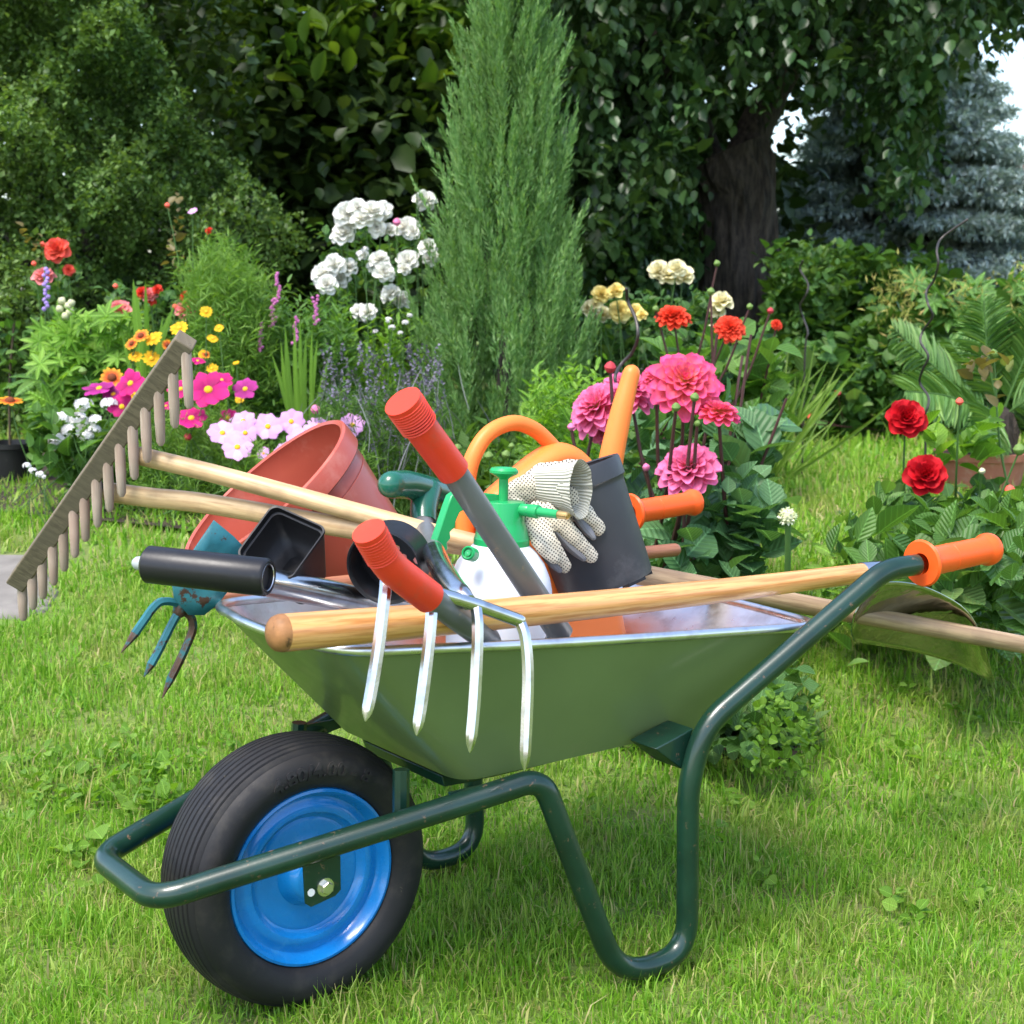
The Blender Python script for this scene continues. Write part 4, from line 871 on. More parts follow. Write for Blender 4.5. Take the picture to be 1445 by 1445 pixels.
def ktree(px, py):
    e = lowedge(px) - np.where(px > 950, 75, 40); d = (e - py) / 60
    ok = rng.uniform(0, 1, len(px)) < np.clip(.15 + d, 0, 1)
    gap = np.sin(px * .021 + 1.3) * np.sin(py * .027 + .4) + .6 * np.sin(px * .05 + py * .03)
    right = np.clip((px - 1150) / 250, 0, 1) * np.clip((py - 20) / 150, 0, 1)
    thin = ((px > 960) & (px < 1120) & (py > 190))
    return ok & (gap > -1.15 + .9 * right) & ~(thin & (rng.uniform(0, 1, len(px)) < .45))
spray_leaves('crown', tr, pxbox(745, 1560, -330, 440, 9.3, 13.2, ktree), 3600, 11, .42, .1, 'oval', LM['plum'], up=-.15, droop=.7, spread=.7, wid=1.05)
# climbing curtain of leaves left of the trunk
iv = plant('climbing_shrub', 880, 10.4, 'dark leafy shrub hanging in curtains behind the cream roses, left of the trunk', 'shrub')
spray_leaves('foliage', iv, pxbox(795, 985, 180, 470, 10, 11.5, lambda px, py: (rng.uniform(0, 1, len(px)) < .55 + .4 * np.sin(px * .09) * np.sin(py * .03 + px * .05))), 420, 11, .35, .085, 'oval', LM['plum'], up=-.3, droop=.8, wid=1.05)
mb = MB(); mb.tube([gpt(880, 10.6), at(885, 300, 10.6), at(905, 160, 10.8)], [.03, .022, .012], 8); part('trunk', mb, M['twig'], iv)
# dark mass of trees that closes the view behind
def kback(px, py): return ((px > 1080) & (px < 1300) & (py < 110)) | (py > np.interp(px, [-900, 600, 900, 1080, 1130, 1700], [-500, -500, -330, -60, 240, 330])) & ((px < 1090) | (py > 420))
bk = link('trees', leaves_mesh('trees', *(lambda P: above(P, nrm(rnd(len(P), .7) + np.array([0, -.5, .3]))))(clumps(pxbox(-800, 1330, -520, 620, 13.5, 17, kback), 2600, 22, (.3, .35, .28))[0]), .19, 'oval', LM['dark'], wid=1.2))
tag(bk, 'dark unbroken mass of trees and bushes closing the far end of the garden', 'trees', kind='stuff')
# big leaved shrub at the top left
mg = plant('magnolia', 420, 10.5, 'tall magnolia with large light green leaves rising behind the boxwood', 'tree')
spray_leaves('crown', mg, pxbox(190, 660, -180, 420, 9.6, 11.5, lambda px, py: rng.uniform(0, 1, len(px)) < np.where(py < 115, 1, .12)), 520, 9, .4, .175, 'broad', LM['magnolia'], up=.5, spread=.8, wid=.62)
for q in ([(430, 560), (420, 300), (350, 100), (300, -80)], [(425, 340), (480, 180), (530, 20), (560, -100)]):
    P = spline([at(x, y, 10.6) for x, y in q], 6); mb = MB(); mb.tube(P, np.linspace(.04, .015, len(P)), 10); part('trunk', mb, M['bark'], mg)
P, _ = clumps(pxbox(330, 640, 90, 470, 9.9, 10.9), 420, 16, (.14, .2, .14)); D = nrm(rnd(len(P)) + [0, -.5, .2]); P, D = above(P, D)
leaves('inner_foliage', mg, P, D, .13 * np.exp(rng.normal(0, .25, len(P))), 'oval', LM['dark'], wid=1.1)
# box hedge, left
hb = plant('boxwood', 150, 8.2, 'huge loose boxwood of small dark leaves filling the upper left', 'shrub')
def hedge_edge(py): return np.interp(py, [-200, 0, 60, 130, 200, 270, 330, 380, 430, 620], [150, 190, 225, 255, 300, 380, 430, 400, 380, 330])
def khedge(px, py): return px < hedge_edge(py) + 20 * np.sin(py * .06) + rng.normal(0, 14, len(px))
def hedge_fn(n):
    py = rng.uniform(-200, 600, n); e = hedge_edge(py); px = e - np.abs(rng.normal(0, 1, n)) * 0 - rng.uniform(0, 1, n) ** 1.0 * (e + 160); 
    lump = .28 * np.sin(px * .022 + 1) * np.sin(py * .026 + px * .008) + .16 * np.sin(px * .06) * np.sin(py * .055 + 2)
    Y = 7.75 + lump + .0016 * np.abs(px - 60) + np.abs(rng.normal(0, .3, n)); return atv(px, py, Y)
spray_leaves('foliage', hb, hedge_fn, 6200, 12, .17, .036, 'small', LM['hedge'], up=.5, spread=.7, wid=1.25)
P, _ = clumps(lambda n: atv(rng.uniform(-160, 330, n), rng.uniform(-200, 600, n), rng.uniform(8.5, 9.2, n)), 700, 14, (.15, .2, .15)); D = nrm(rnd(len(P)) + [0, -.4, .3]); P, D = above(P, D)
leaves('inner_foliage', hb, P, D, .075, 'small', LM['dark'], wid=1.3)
for q in ([(140, 640), (120, 300), (60, 60)], [(150, 640), (220, 380), (330, 280)], [(135, 640), (60, 420), (-40, 250)]):
    Pq = spline([at(x, y, 8.5) for x, y in q], 6); mb = MB(); mb.tube(Pq, np.linspace(.05, .012, len(Pq)), 8); part('branch', mb, M['bark'], hb)
# blue spruce far right
spc = plant('blue_spruce', 1290, 17, 'big blue spruce with layered silvery branches behind the tree on the right', 'tree')
Yb = 17.0; base = BASE[spc]; tip = at(1270, -60, Yb); hgt_ = tip[2] - base[2]
mb = MB(); mb.tube([base, base + (tip - base) * .5, tip], [.17, .1, .02], 10); part('trunk', mb, M['bark'], spc)
Ps, Ds, Ss = [], [], []; mbb = MB()
for lv in np.linspace(.02, .97, 38):
    c = base + (tip - base) * lv; Lb = (2.5 * (1 - lv) ** .9 + .12)
    for k in range(15):
        a = rng.uniform(0, 2 * math.pi); LL = Lb * rng.uniform(.75, 1.1); d = np.array([math.cos(a), math.sin(a), 0]); sidev = np.array([-d[1], d[0], 0])
        nn = int(16 + 60 * LL); t = rng.uniform(.15, 1, nn); lat = rng.uniform(-1, 1, nn) * .3 * LL * (1 - t * .7)
        p = c + d * (LL * t)[:, None] + sidev * lat[:, None] + np.array([0, 0, 1]) * (-.32 * LL * t ** 1.3 + .16 * LL * t ** 3 + rng.normal(0, .02, nn))[:, None]
        Ps.append(p); Ds.append(nrm(d + sidev * (np.sign(lat) * .8)[:, None] + rnd(nn, .15) + [0, 0, -.1]))
Ps, Ds = np.concatenate(Ps), np.concatenate(Ds)
# every shoot is a bottle brush of needles
nd_ = 9; P9 = np.repeat(Ps, nd_, 0) + np.repeat(Ds, nd_, 0) * np.tile(np.linspace(0, .13, nd_), len(Ps))[:, None]; D9 = nrm(np.repeat(Ds, nd_, 0) * .9 + rnd(len(P9), .75))
leaves('crown', spc, P9, D9, .085, 'small', LM['spruce'], wid=.6)
# house beyond, right; and a red roof seen through the crown
hs = thing('house', gpt(1520, 34), 'white house with brown tiled roof half hidden behind the spruce at the right edge', 'house')
def rbox(name, px0, px1, py0, py1, Y, dep, mat, parent):
    a, b = at(px0, py1, Y), at(px1, py0, Y); mb = MB(); mb.box((a + b) / 2 + np.array([0, dep / 2, 0]), [(b[0] - a[0]) / 2, 0, 0], [0, dep / 2, 0], [0, 0, (b[2] - a[2]) / 2]); return part(name, mb, mat, parent)
wallm = solid_mat('white_render', (.75, .74, .7), .9, bmp=.2); tile = solid_mat('brown_roof_tiles', (.2, .1, .07), .8, var=.3, vscale=3, bmp=.4, bscale=8); redt = solid_mat('red_roof_tiles', (.45, .13, .08), .8, var=.3, vscale=3, bmp=.4, bscale=8)
rbox('wall', 1380, 1660, 275, 440, 34, 6, wallm, hs)
a, b = at(1350, 288, 33.5), at(1700, 288, 33.5); up_ = at(1400, 228, 36); mb = MB()
mb.prism([a, np.array([a[0] + .6, 36.5, up_[2]]), np.array([a[0] + .6, 36.6, up_[2] - .15]), a - [0, 0, .15]], (b - a) * 0 + np.array([.001, 0, 0])) if False else mb.add([a, b, np.array([b[0], 37, up_[2]]), np.array([a[0], 37, up_[2]]), a - [0, 0, .18], b - [0, 0, .18], np.array([b[0], 37, up_[2] - .18]), np.array([a[0], 37, up_[2] - .18])], [(0, 1, 2, 3), (7, 6, 5, 4), (0, 4, 5, 1), (1, 5, 6, 2), (2, 6, 7, 3), (3, 7, 4, 0)])
part('roof', mb, tile, hs); rbox('window', 1428, 1450, 322, 362, 33.97, .1, solid_mat('window_glass', (.05, .06, .07), .1), hs)
h2 = thing('house', gpt(985, 30), 'house with red tiled roof glimpsed through the leaves left of the dark trunk', 'house')
rbox('wall', 900, 1085, 262, 430, 30, 5, solid_mat('pale_pink_render', (.5, .3, .22), .9), h2); a, b = at(890, 266, 29.6), at(1095, 266, 29.6); t_ = at(990, 208, 32)[2]
mb = MB(); mb.add([a, b, np.array([b[0], 32.5, t_]), np.array([a[0], 32.5, t_]), a - [0, 0, .15], b - [0, 0, .15], np.array([b[0], 32.5, t_ - .15]), np.array([a[0], 32.5, t_ - .15])], [(0, 1, 2, 3), (7, 6, 5, 4), (0, 4, 5, 1), (1, 5, 6, 2), (2, 6, 7, 3), (3, 7, 4, 0)]); part('roof', mb, redt, h2)
# wire fence behind the roses
fe = thing('wire_fence', gpt(930, 13), 'grey wire mesh fence on thin metal posts behind the cream roses', 'fence')
zt, zb = at(900, 325, 13)[2], zg(0, 13) + .02; x0, x1 = at(820, 400, 13)[0], at(1000, 400, 13)[0]; mb = MB()
for x in np.arange(x0, x1, .1): mb.tube([(x, 13, zb), (x, 13, zt)], .004, 5)
for z in np.arange(zb, zt + .01, .1): mb.tube([(x0, 13, z), (x1, 13, z)], .004, 5)
part('mesh', mb, M['galv'], fe)
for x in (x0, (x0 + x1) / 2, x1): mb = MB(); mb.tube([(x, 13.03, zb - .1), (x, 13.03, zt + .06)], .025, 10); part('post', mb, M['galv'], fe)

# ------------------------------------------------------------------ juniper column in the middle
Yj = 6.3; jn = plant('juniper', 708, Yj, 'tall columnar juniper with upright feathery grey green sprays behind the barrow', 'tree')
jb = BASE[jn]; ztop = at(715, -130, Yj)[2]
mb = MB(); mb.tube([jb, np.array([jb[0] + .02, Yj, jb[2] + .7])], [.05, .02], 8); part('trunk', mb, M['bark'], jn)
K = 560; zz = rng.uniform(0, 1, K) ** 1.05; ang = rng.uniform(0, 2 * math.pi, K); zc = jb[2] - .05 + zz * (ztop - jb[2] - .12)
prof_r = np.interp(zz, [0, .1, .25, .45, .6, .75, .85, 1], [.22, .265, .27, .215, .15, .08, .04, .008]); lum = 1 + .12 * np.sin(ang * 4 + zz * 11)
rr_ = prof_r * lum * np.sqrt(rng.uniform(.35, 1.0, K)); Cj = np.stack([jb[0] + .045 * zz + rr_ * np.cos(ang), Yj + rr_ * np.sin(ang), zc], 1)
Dj = nrm(np.stack([np.cos(ang) * .26, np.sin(ang) * .26, np.ones(K)], 1) + rnd(K, .12)); Lp = rng.uniform(.2, .36, K)
ns = 22; ts = np.tile(np.linspace(0, 1, ns), K); dp_ = np.repeat(Dj, ns, 0); cs = np.repeat(Cj, ns, 0) + dp_ * (np.repeat(Lp, ns) * ts)[:, None]
sd_ = nrm(np.cross(dp_, rnd(len(dp_)))); ds = nrm(dp_ + sd_ * (.55 * (1.12 - ts))[:, None] + [0, 0, .15]); ls = np.repeat(Lp, ns) * (.42 - .2 * ts) * rng.uniform(.7, 1.2, len(ts))
per = 9; t = np.tile(np.linspace(0, 1, per), len(cs)); d = np.repeat(ds, per, 0); Pj = np.repeat(cs, per, 0) + d * (np.repeat(ls, per) * t)[:, None]; side = nrm(np.cross(d, rnd(len(d))))
LDj = nrm(d + side * (.5 * (1.1 - t))[:, None]); P, D, sz, = above(Pj, LDj, .026 * np.exp(rng.normal(0, .25, len(t))) * (1.15 - .4 * t))
leaves('crown', jn, P, D, sz, 'small', LM['juniper'], wid=.42, roll=1.5)
# ------------------------------------------------------------------ left bed
def bush(pl, x0, x1, y0, y1, Y0, Y1, K, per, L, size, kind, mat, up=.7, spread=.6, name='foliage', keep=None, **k):
    return spray_leaves(name, pl, pxbox(x0, x1, y0, y1, Y0, Y1, keep), K, per, L, size, kind, mat, up=up, spread=spread, frm=BASE[pl], **k)
# coral rose standard by the hedge
p = plant('rose_bush', 80, 6.3, 'tall rose with coral blooms standing against the boxwood at the left', 'rose', 'rose bushes in the garden')
h = [bloom(p, *q, 6.2)[0] for q in (('coral_rose', 81, 353, 20), ('pink_rose', 62, 392, 17), ('coral_rose', 97, 381, 9))]
stems(p, h, roots_near(p, .05, .05), M['stem_green']); bush(p, 45, 115, 370, 560, 6.3, 6.5, 26, 6, .09, .05, 'broad', LM['rose']); bush(p, 25, 65, 325, 350, 6.15, 6.3, 4, 4, .08, .04, 'broad', LM['red'], name='young_leaves')
h = [budat(p, 'coral', 60, 345, 4, 6.2), budat(p, 'coral', 48, 372, 4, 6.2)]; stems(p, h, roots_near(p, .05, .05), M['stem_green'])
# salmon and pink roses behind the rake head
p = plant('rose_bush', 235, 6.25, 'rose bush with salmon pink and small red blooms behind the top of the rake', 'rose', 'rose bushes in the garden')
h = [bloom(p, *q, 6.1)[0] for q in (('pink_rose', 168, 440, 19), ('pink_rose', 180, 452, 12), ('pink_rose', 263, 440, 18), ('pink_rose', 272, 432, 13), ('pink_rose', 316, 450, 14), ('orange_red_rose', 201, 414, 11), ('pink_rose', 211, 417, 12), ('orange_red_rose', 222, 409, 8), ('orange_red_rose', 214, 425, 7), ('orange_red_rose', 262, 419, 9), ('orange_red_rose', 274, 422, 7), ('orange_red_rose', 295, 326, 6), ('lilac', 272, 298, 7))]
h += [budat(p, k_, x, y, r_, 6.1) for k_, x, y, r_ in (('coral', 163, 404, 4), ('coral', 247, 433, 4), ('coral', 236, 290, 4))]
stems(p, h, roots_near(p, .2, .08), M['stem_green']); bush(p, 150, 330, 410, 540, 6.25, 6.6, 60, 6, .1, .05, 'broad', LM['rose']); bush(p, 222, 270, 285, 400, 6.15, 6.35, 9, 4, .09, .042, 'broad', LM['red'], name='young_leaves')
# lupin clump
def palmate(pl, n, box, Y0, Y1, size, mat, fingers=8, name='foliage'):
    fn = pxbox(*box, Y0, Y1); c = fn(n); N = nrm(rnd(n, .5) + np.array([0, -.55, .8])); X = nrm(np.cross(N, rnd(n))); Yv = np.cross(N, X); a = np.tile(np.linspace(0, 2 * math.pi, fingers, endpoint=False), n)
    D = np.repeat(X, fingers, 0) * np.cos(a)[:, None] + np.repeat(Yv, fingers, 0) * np.sin(a)[:, None] + np.repeat(N, fingers, 0) * .15; P = np.repeat(c, fingers, 0); s_ = np.repeat(size * np.exp(rng.normal(0, .2, n)), fingers)
    U = np.repeat(N, fingers, 0); k = P[:, 2] > zg(P[:, 0], P[:, 1]) + .02
    return leaves(name, pl, P[k], D[k], s_[k], 'lance', mat, up=U[k], wid=1.25, roll=.2)
p = plant('lupin', 120, 6.0, 'bright green lupin clump with fan shaped leaves and cream seed heads below the coral rose', 'flowering plant')
palmate(p, 170, (55, 190, 445, 575), 5.75, 6.2, .062, LM['bright']); palmate(p, 40, (50, 170, 520, 580), 5.8, 6.1, .075, LM['mid'], name='lower_foliage')
h = []
for x, y in ((87, 425), (96, 432), (84, 436), (98, 440), (92, 446), (100, 428)): h.append(budat(p, 'cream', x, y, 6, 5.9, (.8, 0, .5)))
stems(p, h[:2], roots_near(p, .04, .04), M['stem_green']); mb = MB(); mb.tube([at(68, 440, 5.9), at(63, 395, 5.9), at(64, 372, 5.9)], .004, 6)
part('flower_spike', mb, M['stem_green'], p); mb = MB()
for k in range(14): y = 380 + k * 4.3; c = at(65 + 3 * math.sin(k * 2.3), y, 5.88); mb.lathe([(.0005, -.008), (.009, -.003), (.008, .004), (.0005, .008)], c, rng.normal(0, 1, 3), 7)
part('spike_florets', mb, solid_mat('violet_florets', (.3, .2, .5), .7, bmp=0), p)
# sword leaves of a gladiolus
def swords(pl, items, Y, mat, name='blade'):
    for pts, w in items:
        P = spline([at(x, y, Y) for x, y in pts], 5); n = len(P); mb = MB(); ww = w * Y / FPX * np.interp(np.linspace(0, 1, n), [0, .3, .75, 1], [.7, 1, .7, .03]); tt = rng.normal(0, .3); dx = np.array([math.cos(tt), math.sin(tt), 0])
        mb.grid([[q - dx * w_ / 2, q + np.array([0, -.12 * w_, 0]), q + dx * w_ / 2] for q, w_ in zip(P, ww)]); part(name, mb, mat, pl, fix=False)
p = plant('gladiolus', 205, 5.7, 'clump of upright bright green sword leaves in front of the salmon roses', 'flowering plant', 'sword leaved clumps')
swords(p, [([(202, 560), (195, 470), (188, 394)], 17), ([(207, 560), (207, 470), (205, 394)], 9), ([(215, 560), (225, 490), (246, 430)], 13), ([(198, 560), (184, 520), (172, 470)], 9), ([(212, 560), (222, 500), (230, 445)], 8)], 5.7, LM['bright'])
p = plant('gladiolus', 430, 5.6, 'clump of tall arching bright green sword leaves beside the lavender', 'flowering plant', 'sword leaved clumps')
swords(p, [([(x0, 660), ((x0 + x1) / 2 - 4, 560), (x1, y1)], w) for x0, x1, y1, w in ((425, 402, 458, 11), (430, 415, 448, 10), (434, 432, 470, 9), (440, 448, 478, 9), (428, 384, 500, 8), (444, 466, 500, 9), (436, 423, 440, 8), (447, 440, 462, 8), (420, 396, 480, 9))], 5.6, LM['bright'])
# yellow and two tone daisies
p = plant('gaillardia', 225, 5.6, 'clump of small yellow and orange daisies behind the rake head', 'flowering plant', 'daisies in the left bed')
h = [bloom(p, *q, 5.55)[0] for q in (('gaillardia', 199, 474, 12), ('gaillardia', 186, 485, 10), ('yellow_daisy', 217, 478, 13), ('yellow_daisy', 191, 503, 10), ('yellow_daisy', 214, 506, 12), ('gaillardia', 236, 487, 8), ('yellow_daisy', 253, 463, 13), ('yellow_daisy', 291, 440, 9), ('yellow_daisy', 300, 478, 8), ('yellow_daisy', 299, 520, 9), ('yellow_daisy', 309, 463, 7), ('yellow_daisy', 285, 500, 6), ('gaillardia', 290, 500, 7), ('yellow_daisy', 333, 512, 5), ('yellow_daisy', 183, 558, 11), ('gaillardia', 158, 533, 16), ('yellow_daisy', 166, 548, 8), ('yellow_daisy', 338, 563, 7), ('yellow_daisy', 330, 640, 18))]
stems(p, h, roots_near(p, .25, .08), M['stem_green'], .0018); bush(p, 180, 330, 520, 640, 5.6, 5.9, 80, 7, .12, .045, 'lance', LM['bright'], wid=1.3)
p = plant('gaillardia', 40, 5.2, 'single orange red daisy with yellow tips leaning at the left edge', 'flowering plant', 'daisies in the left bed')
h = [bloom(p, 'gaillardia', 14, 566, 18, 5.1, face=(.05, -.25, 1))[0]]; stems(p, h, lambda: gpt(72, 5.2), M['stem_green'], .002); bush(p, 40, 110, 590, 650, 5.05, 5.35, 22, 5, .1, .07, 'broad', LM['mid'])
p = thing('flower_pot', gpt(8, 6.3), 'black round plastic pot with a thin plant standing at the left edge of the lawn', 'pot')
mb = MB(); mb.lathe([(.10, 0), (.115, .15), (.122, .155), (.122, .175), (.113, .175), (.11, .15), (.0005, .15)], BASE[p], (0, 0, 1), 36, cap=(True, False)); part('body', mb, M['black_pot'], p)
c = BASE[p] + np.array([.0, 0, .16]); mb = MB(); mb.tube(spline([c, c + [.01, 0, .25], c + [.04, 0, .5]], 5), .005, 6); part('stem', mb, M['twig'], p)
P = c + np.stack([rng.normal(.02, .07, 60), rng.normal(0, .05, 60), rng.uniform(.1, .55, 60)], 1); leaves('foliage', p, P, nrm(rnd(60) + [0, 0, .2]), .055, 'broad', LM['mid'])
# magenta and lilac cosmos
p = plant('cosmos', 245, 5.25, 'clump of magenta cosmos flowering behind the rake head', 'flowering plant', 'cosmos plants in the left bed')
h = [bloom(p, *q, Y_)[0] for q, Y_ in ((('magenta', 184, 541, 20), 5.2), (('purple', 140, 548, 21), 5.25), (('purple', 160, 556, 16), 5.25), (('magenta', 294, 550, 28), 5.2), (('magenta', 312, 537, 17), 5.3), (('magenta', 270, 590, 21), 5.2), (('magenta', 255, 549, 17), 5.3), (('magenta', 172, 574, 18), 5.2), (('purple', 346, 549, 17), 5.3), (('magenta', 322, 590, 14), 5.3), (('magenta', 234, 573, 10), 5.25), (('magenta', 279, 509, 10), 5.4), (('magenta', 205, 543, 14), 5.3))]
h += [budat(p, 'red', 265, 617, 6, 5.2), budat(p, 'green', 117, 524, 6, 5.3)]
stems(p, h, roots_near(p, .25, .1), M['stem_green'], .0018)
def feathery(pl, x0, x1, y0, y1, Y0, Y1, K, per, L, size, mat, name='foliage', keep=None): return spray_leaves(name, pl, pxbox(x0, x1, y0, y1, Y0, Y1, keep), K, per, L, size, 'small', mat, up=.8, spread=.5, wid=.17, roll=1.5)
feathery(p, 180, 360, 590, 780, 5.15, 5.6, 620, 16, .13, .05, LM['feather'])
p = plant('cosmos', 395, 5.15, 'clump of pale lilac cosmos flowering behind the tilted terracotta pot', 'flowering plant', 'cosmos plants in the left bed')
h = [bloom(p, 'lilac', *q)[0] for q in ((314, 611, 21, 5.1), (343, 594, 18, 5.15), (346, 611, 18, 5.1), (335, 631, 22, 5.05), (378, 602, 21, 5.15), (411, 595, 19, 5.2), (424, 620, 23, 5.1), (450, 600, 17, 5.2), (497, 600, 18, 5.2), (402, 637, 16, 5.1), (366, 668, 11, 5.1), (440, 612, 18, 5.1), (372, 640, 10, 5.1), (388, 650, 10, 5.1))]
h += [budat(p, k_, x, y, r_, 5.2) for k_, x, y, r_ in (('pink', 445, 578, 7), ('green', 467, 586, 5), ('green', 466, 598, 5))]
stems(p, h, roots_near(p, .25, .1), M['stem_green'], .0018); feathery(p, 330, 520, 640, 800, 4.95, 5.4, 560, 16, .13, .05, LM['feather'])
# tall feathery green stand behind
p = plant('cosmos', 315, 6.0, 'tall feathery bright green stand without flowers rising behind the daisies', 'flowering plant')
feathery(p, 262, 385, 350, 560, 5.8, 6.25, 620, 18, .17, .06, LM['feather'], keep=lambda px, py: py > 345 + np.abs(px - 315) * 1.0 + rng.normal(0, 16, len(px)))
# white phlox
def head(pl, x, y, r_, Y):
    c = at(x, y, Y); n = 16; mb = MB(); s_ = r_ * Y / FPX
    for k in range(n):
        d = nrm(rng.normal(0, 1, 3) + [0, -.7, .7]); q = c + d * s_ * np.array([1, .8, .65]); xx = nrm(np.cross(d, [.3, .2, 1])); yy = np.cross(d, xx); w = s_ * .42
        for j in range(5):
            a = 2 * math.pi * j / 5 + k; e = xx * math.cos(a) + yy * math.sin(a); f = np.cross(d, e); mb.add([q, q + e * w * .6 + f * w * .36 + d * w * .1, q + e * w * 1.05, q + e * w * .6 - f * w * .36 + d * w * .1], [(0, 3, 2, 1)], [(0, 0), (0, .6), (0, 1), (1, .6)])
    part('flower_head', mb, PW, pl, fix=False, smooth=False); return c
PW = petal_mat('white_floret_petals', (.74, .66, .68), (.8, .8, .78), trans=.2)
p = plant('phlox', 110, 5.3, 'low white phlox with dense clusters of small flowers beside the rake', 'flowering plant')
h = [head(p, *q, 5.2) for q in ((118, 571, 13), (88, 590, 13), (112, 592, 14), (136, 594, 12), (154, 570, 12), (101, 608, 14), (82, 621, 13), (121, 614, 11), (75, 630, 9), (133, 606, 9))]
stems(p, h, roots_near(p, .1, .06), M['stem_green'], .002); bush(p, 75, 195, 610, 680, 5.25, 5.5, 60, 6, .1, .06, 'broad', LM['mid'], wid=.8)
p = plant('white_clover', 48, 4.6, 'tiny white flower clusters in the grass near the left edge', 'flowering plant')
h = [head(p, x, y, r_, 4.62) for x, y, r_ in ((38, 657, 6), (46, 664, 6), (56, 669, 6), (62, 673, 4))]; stems(p, h, roots_near(p, .04, .03), M['stem_green'], .0012)
# loosestrife like herb with narrow leaves and pink spikes
p = plant('loosestrife', 420, 6.0, 'bushy narrow leaved herb with slim pink flower spikes left of the white roses', 'flowering plant')
bush(p, 350, 490, 440, 640, 5.85, 6.3, 360, 11, .2, .06, 'lance', LM['mid'], up=1.2, spread=.35, wid=1.0)
for x, y in ((445, 432), (392, 400), (417, 462), (385, 436), (368, 470)):
    mb = MB()
    for k in range(16): c = at(x + rng.normal(0, 2.2), y + k * 2.6 - 14, 5.85); mb.lathe([(.0005, -.007), (.007, -.002), (.006, .004), (.0005, .007)], c, rng.normal(0, 1, 3), 6)
    part('flower_spike', mb, solid_mat('mauve_florets', (.42, .12, .3), .7, bmp=0), p)
# lavender
p = plant('lavender', 535, 5.5, 'grey stemmed lavender gone over, leaning in a loose mass before the juniper', 'flowering plant')
feathery(p, 450, 620, 560, 760, 5.1, 5.8, 420, 14, .15, .06, LM['mid'])
n = 150; c = pxbox(455, 625, 505, 640, 5.1, 5.7)(n); dd = nrm(rnd(n, .35) + [0, 0, 1]); mb = MB(); P_ = []; D_ = []
for i in range(n):
    bow = np.array([rng.normal(0, .05), 0, -.02]); L_ = rng.uniform(.18, .32); P_.append(c[i] - dd[i] * L_); D_.append(dd[i] + bow)
leaves('stalks', p, np.array(P_), nrm(np.array(D_) + [0, 0, .8]), .2, 'strap', LM['grey'], wid=.35, roll=1.5)
t = np.tile(np.linspace(-.3, 1, 16), n); P2 = np.repeat(c, 16, 0) + np.repeat(dd, 16, 0) * (.055 * t)[:, None] + rnd(n * 16, .002); leaves('flower_spikes', p, P2, nrm(np.repeat(dd, 16, 0) * .5 + rnd(n * 16, .6)), .012, 'small', leaf_mat('lavender_spikes', (.1, .09, .12), (.15, .14, .19), (.22, .19, .28), .1, .8), wid=1.5)
# white rose bush
p = plant('rose_bush', 545, 6.7, 'white rose bush with clusters of white blooms beside the juniper', 'rose', 'rose bushes in the garden')
W_ = [(490, 303, 19), (505, 294, 14), (512, 310, 16), (526, 300, 18), (540, 298, 14), (485, 330, 17), (478, 335, 12), (532, 322, 13), (548, 326, 13), (574, 322, 17), (583, 327, 12), (600, 284, 16), (590, 282, 9), (604, 350, 14), (608, 364, 12), (458, 388, 19), (472, 374, 16), (490, 378, 15), (462, 402, 15), (480, 396, 14), (535, 368, 15), (542, 384, 15), (528, 376, 10), (575, 368, 16), (570, 380, 10), (552, 414, 14), (566, 424, 14), (548, 420, 10), (507, 440, 13), (520, 441, 13), (512, 446, 11), (513, 360, 8), (500, 312, 14)]
h = [bloom(p, 'white_rose', x, y, r_ * 1.12, 6.55 + rng.uniform(-.06, .06))[0] for x, y, r_ in W_]; h2_ = [budat(p, 'pink', 560, 314, 6, 6.5), budat(p, 'green', 588, 268, 4, 6.5)]
stems(p, h[::2] + h2_, roots_near(p, .2, .08), M['stem_green']); bush(p, 450, 625, 320, 560, 6.75, 7.1, 170, 6, .12, .055, 'broad', LM['rose'])
p = plant('candytuft', 540, 6.2, 'fine stemmed plant with scattered tiny white flower tufts below the white roses', 'flowering plant')
h = [head(p, *q, 6.2) for q in ((509, 358, 6), (515, 352, 5), (548, 452, 6), (572, 455, 5), (553, 462, 5), (578, 445, 4), (565, 470, 4), (530, 468, 4))]
stems(p, h, roots_near(p, .1, .05), M['stem_green'], .0015); bush(p, 490, 600, 455, 560, 6.25, 6.45, 80, 9, .16, .05, 'lance', LM['bright'], up=1.3, spread=.3)

# ------------------------------------------------------------------ middle and right bed
p = plant('rose_bush', 900, 6.6, 'cream and yellow rose bush in front of the dark tree trunk', 'rose', 'rose bushes in the garden')
h = [bloom(p, *q, 6.4 + rng.uniform(-.08, .08))[0] for q in (('cream_rose', 930, 383, 17), ('cream_rose', 946, 388, 19), ('cream_rose', 963, 391, 19), ('cream_rose', 955, 380, 15), ('cream_rose', 1018, 427, 19), ('cream_rose', 1012, 440, 13), ('yellow_rose', 848, 416, 15), ('yellow_rose', 869, 411, 13), ('cream_rose', 832, 436, 15), ('cream_rose', 850, 446, 15), ('cream_rose', 840, 430, 12), ('yellow_rose', 874, 439, 17), ('cream_rose', 876, 448, 12), ('yellow_rose', 897, 441, 14), ('yellow_rose', 906, 445, 9), ('cream_rose', 1005, 470, 13))]
stems(p, h, roots_near(p, .3, .1), M['stem_green']); bush(p, 815, 1010, 425, 620, 6.55, 7.0, 230, 6, .12, .06, 'broad', LM['rose'])
p = plant('dahlia', 985, 5.6, 'dahlia with orange red blooms on dark stems below the cream roses', 'dahlia', 'dahlias behind the barrow')
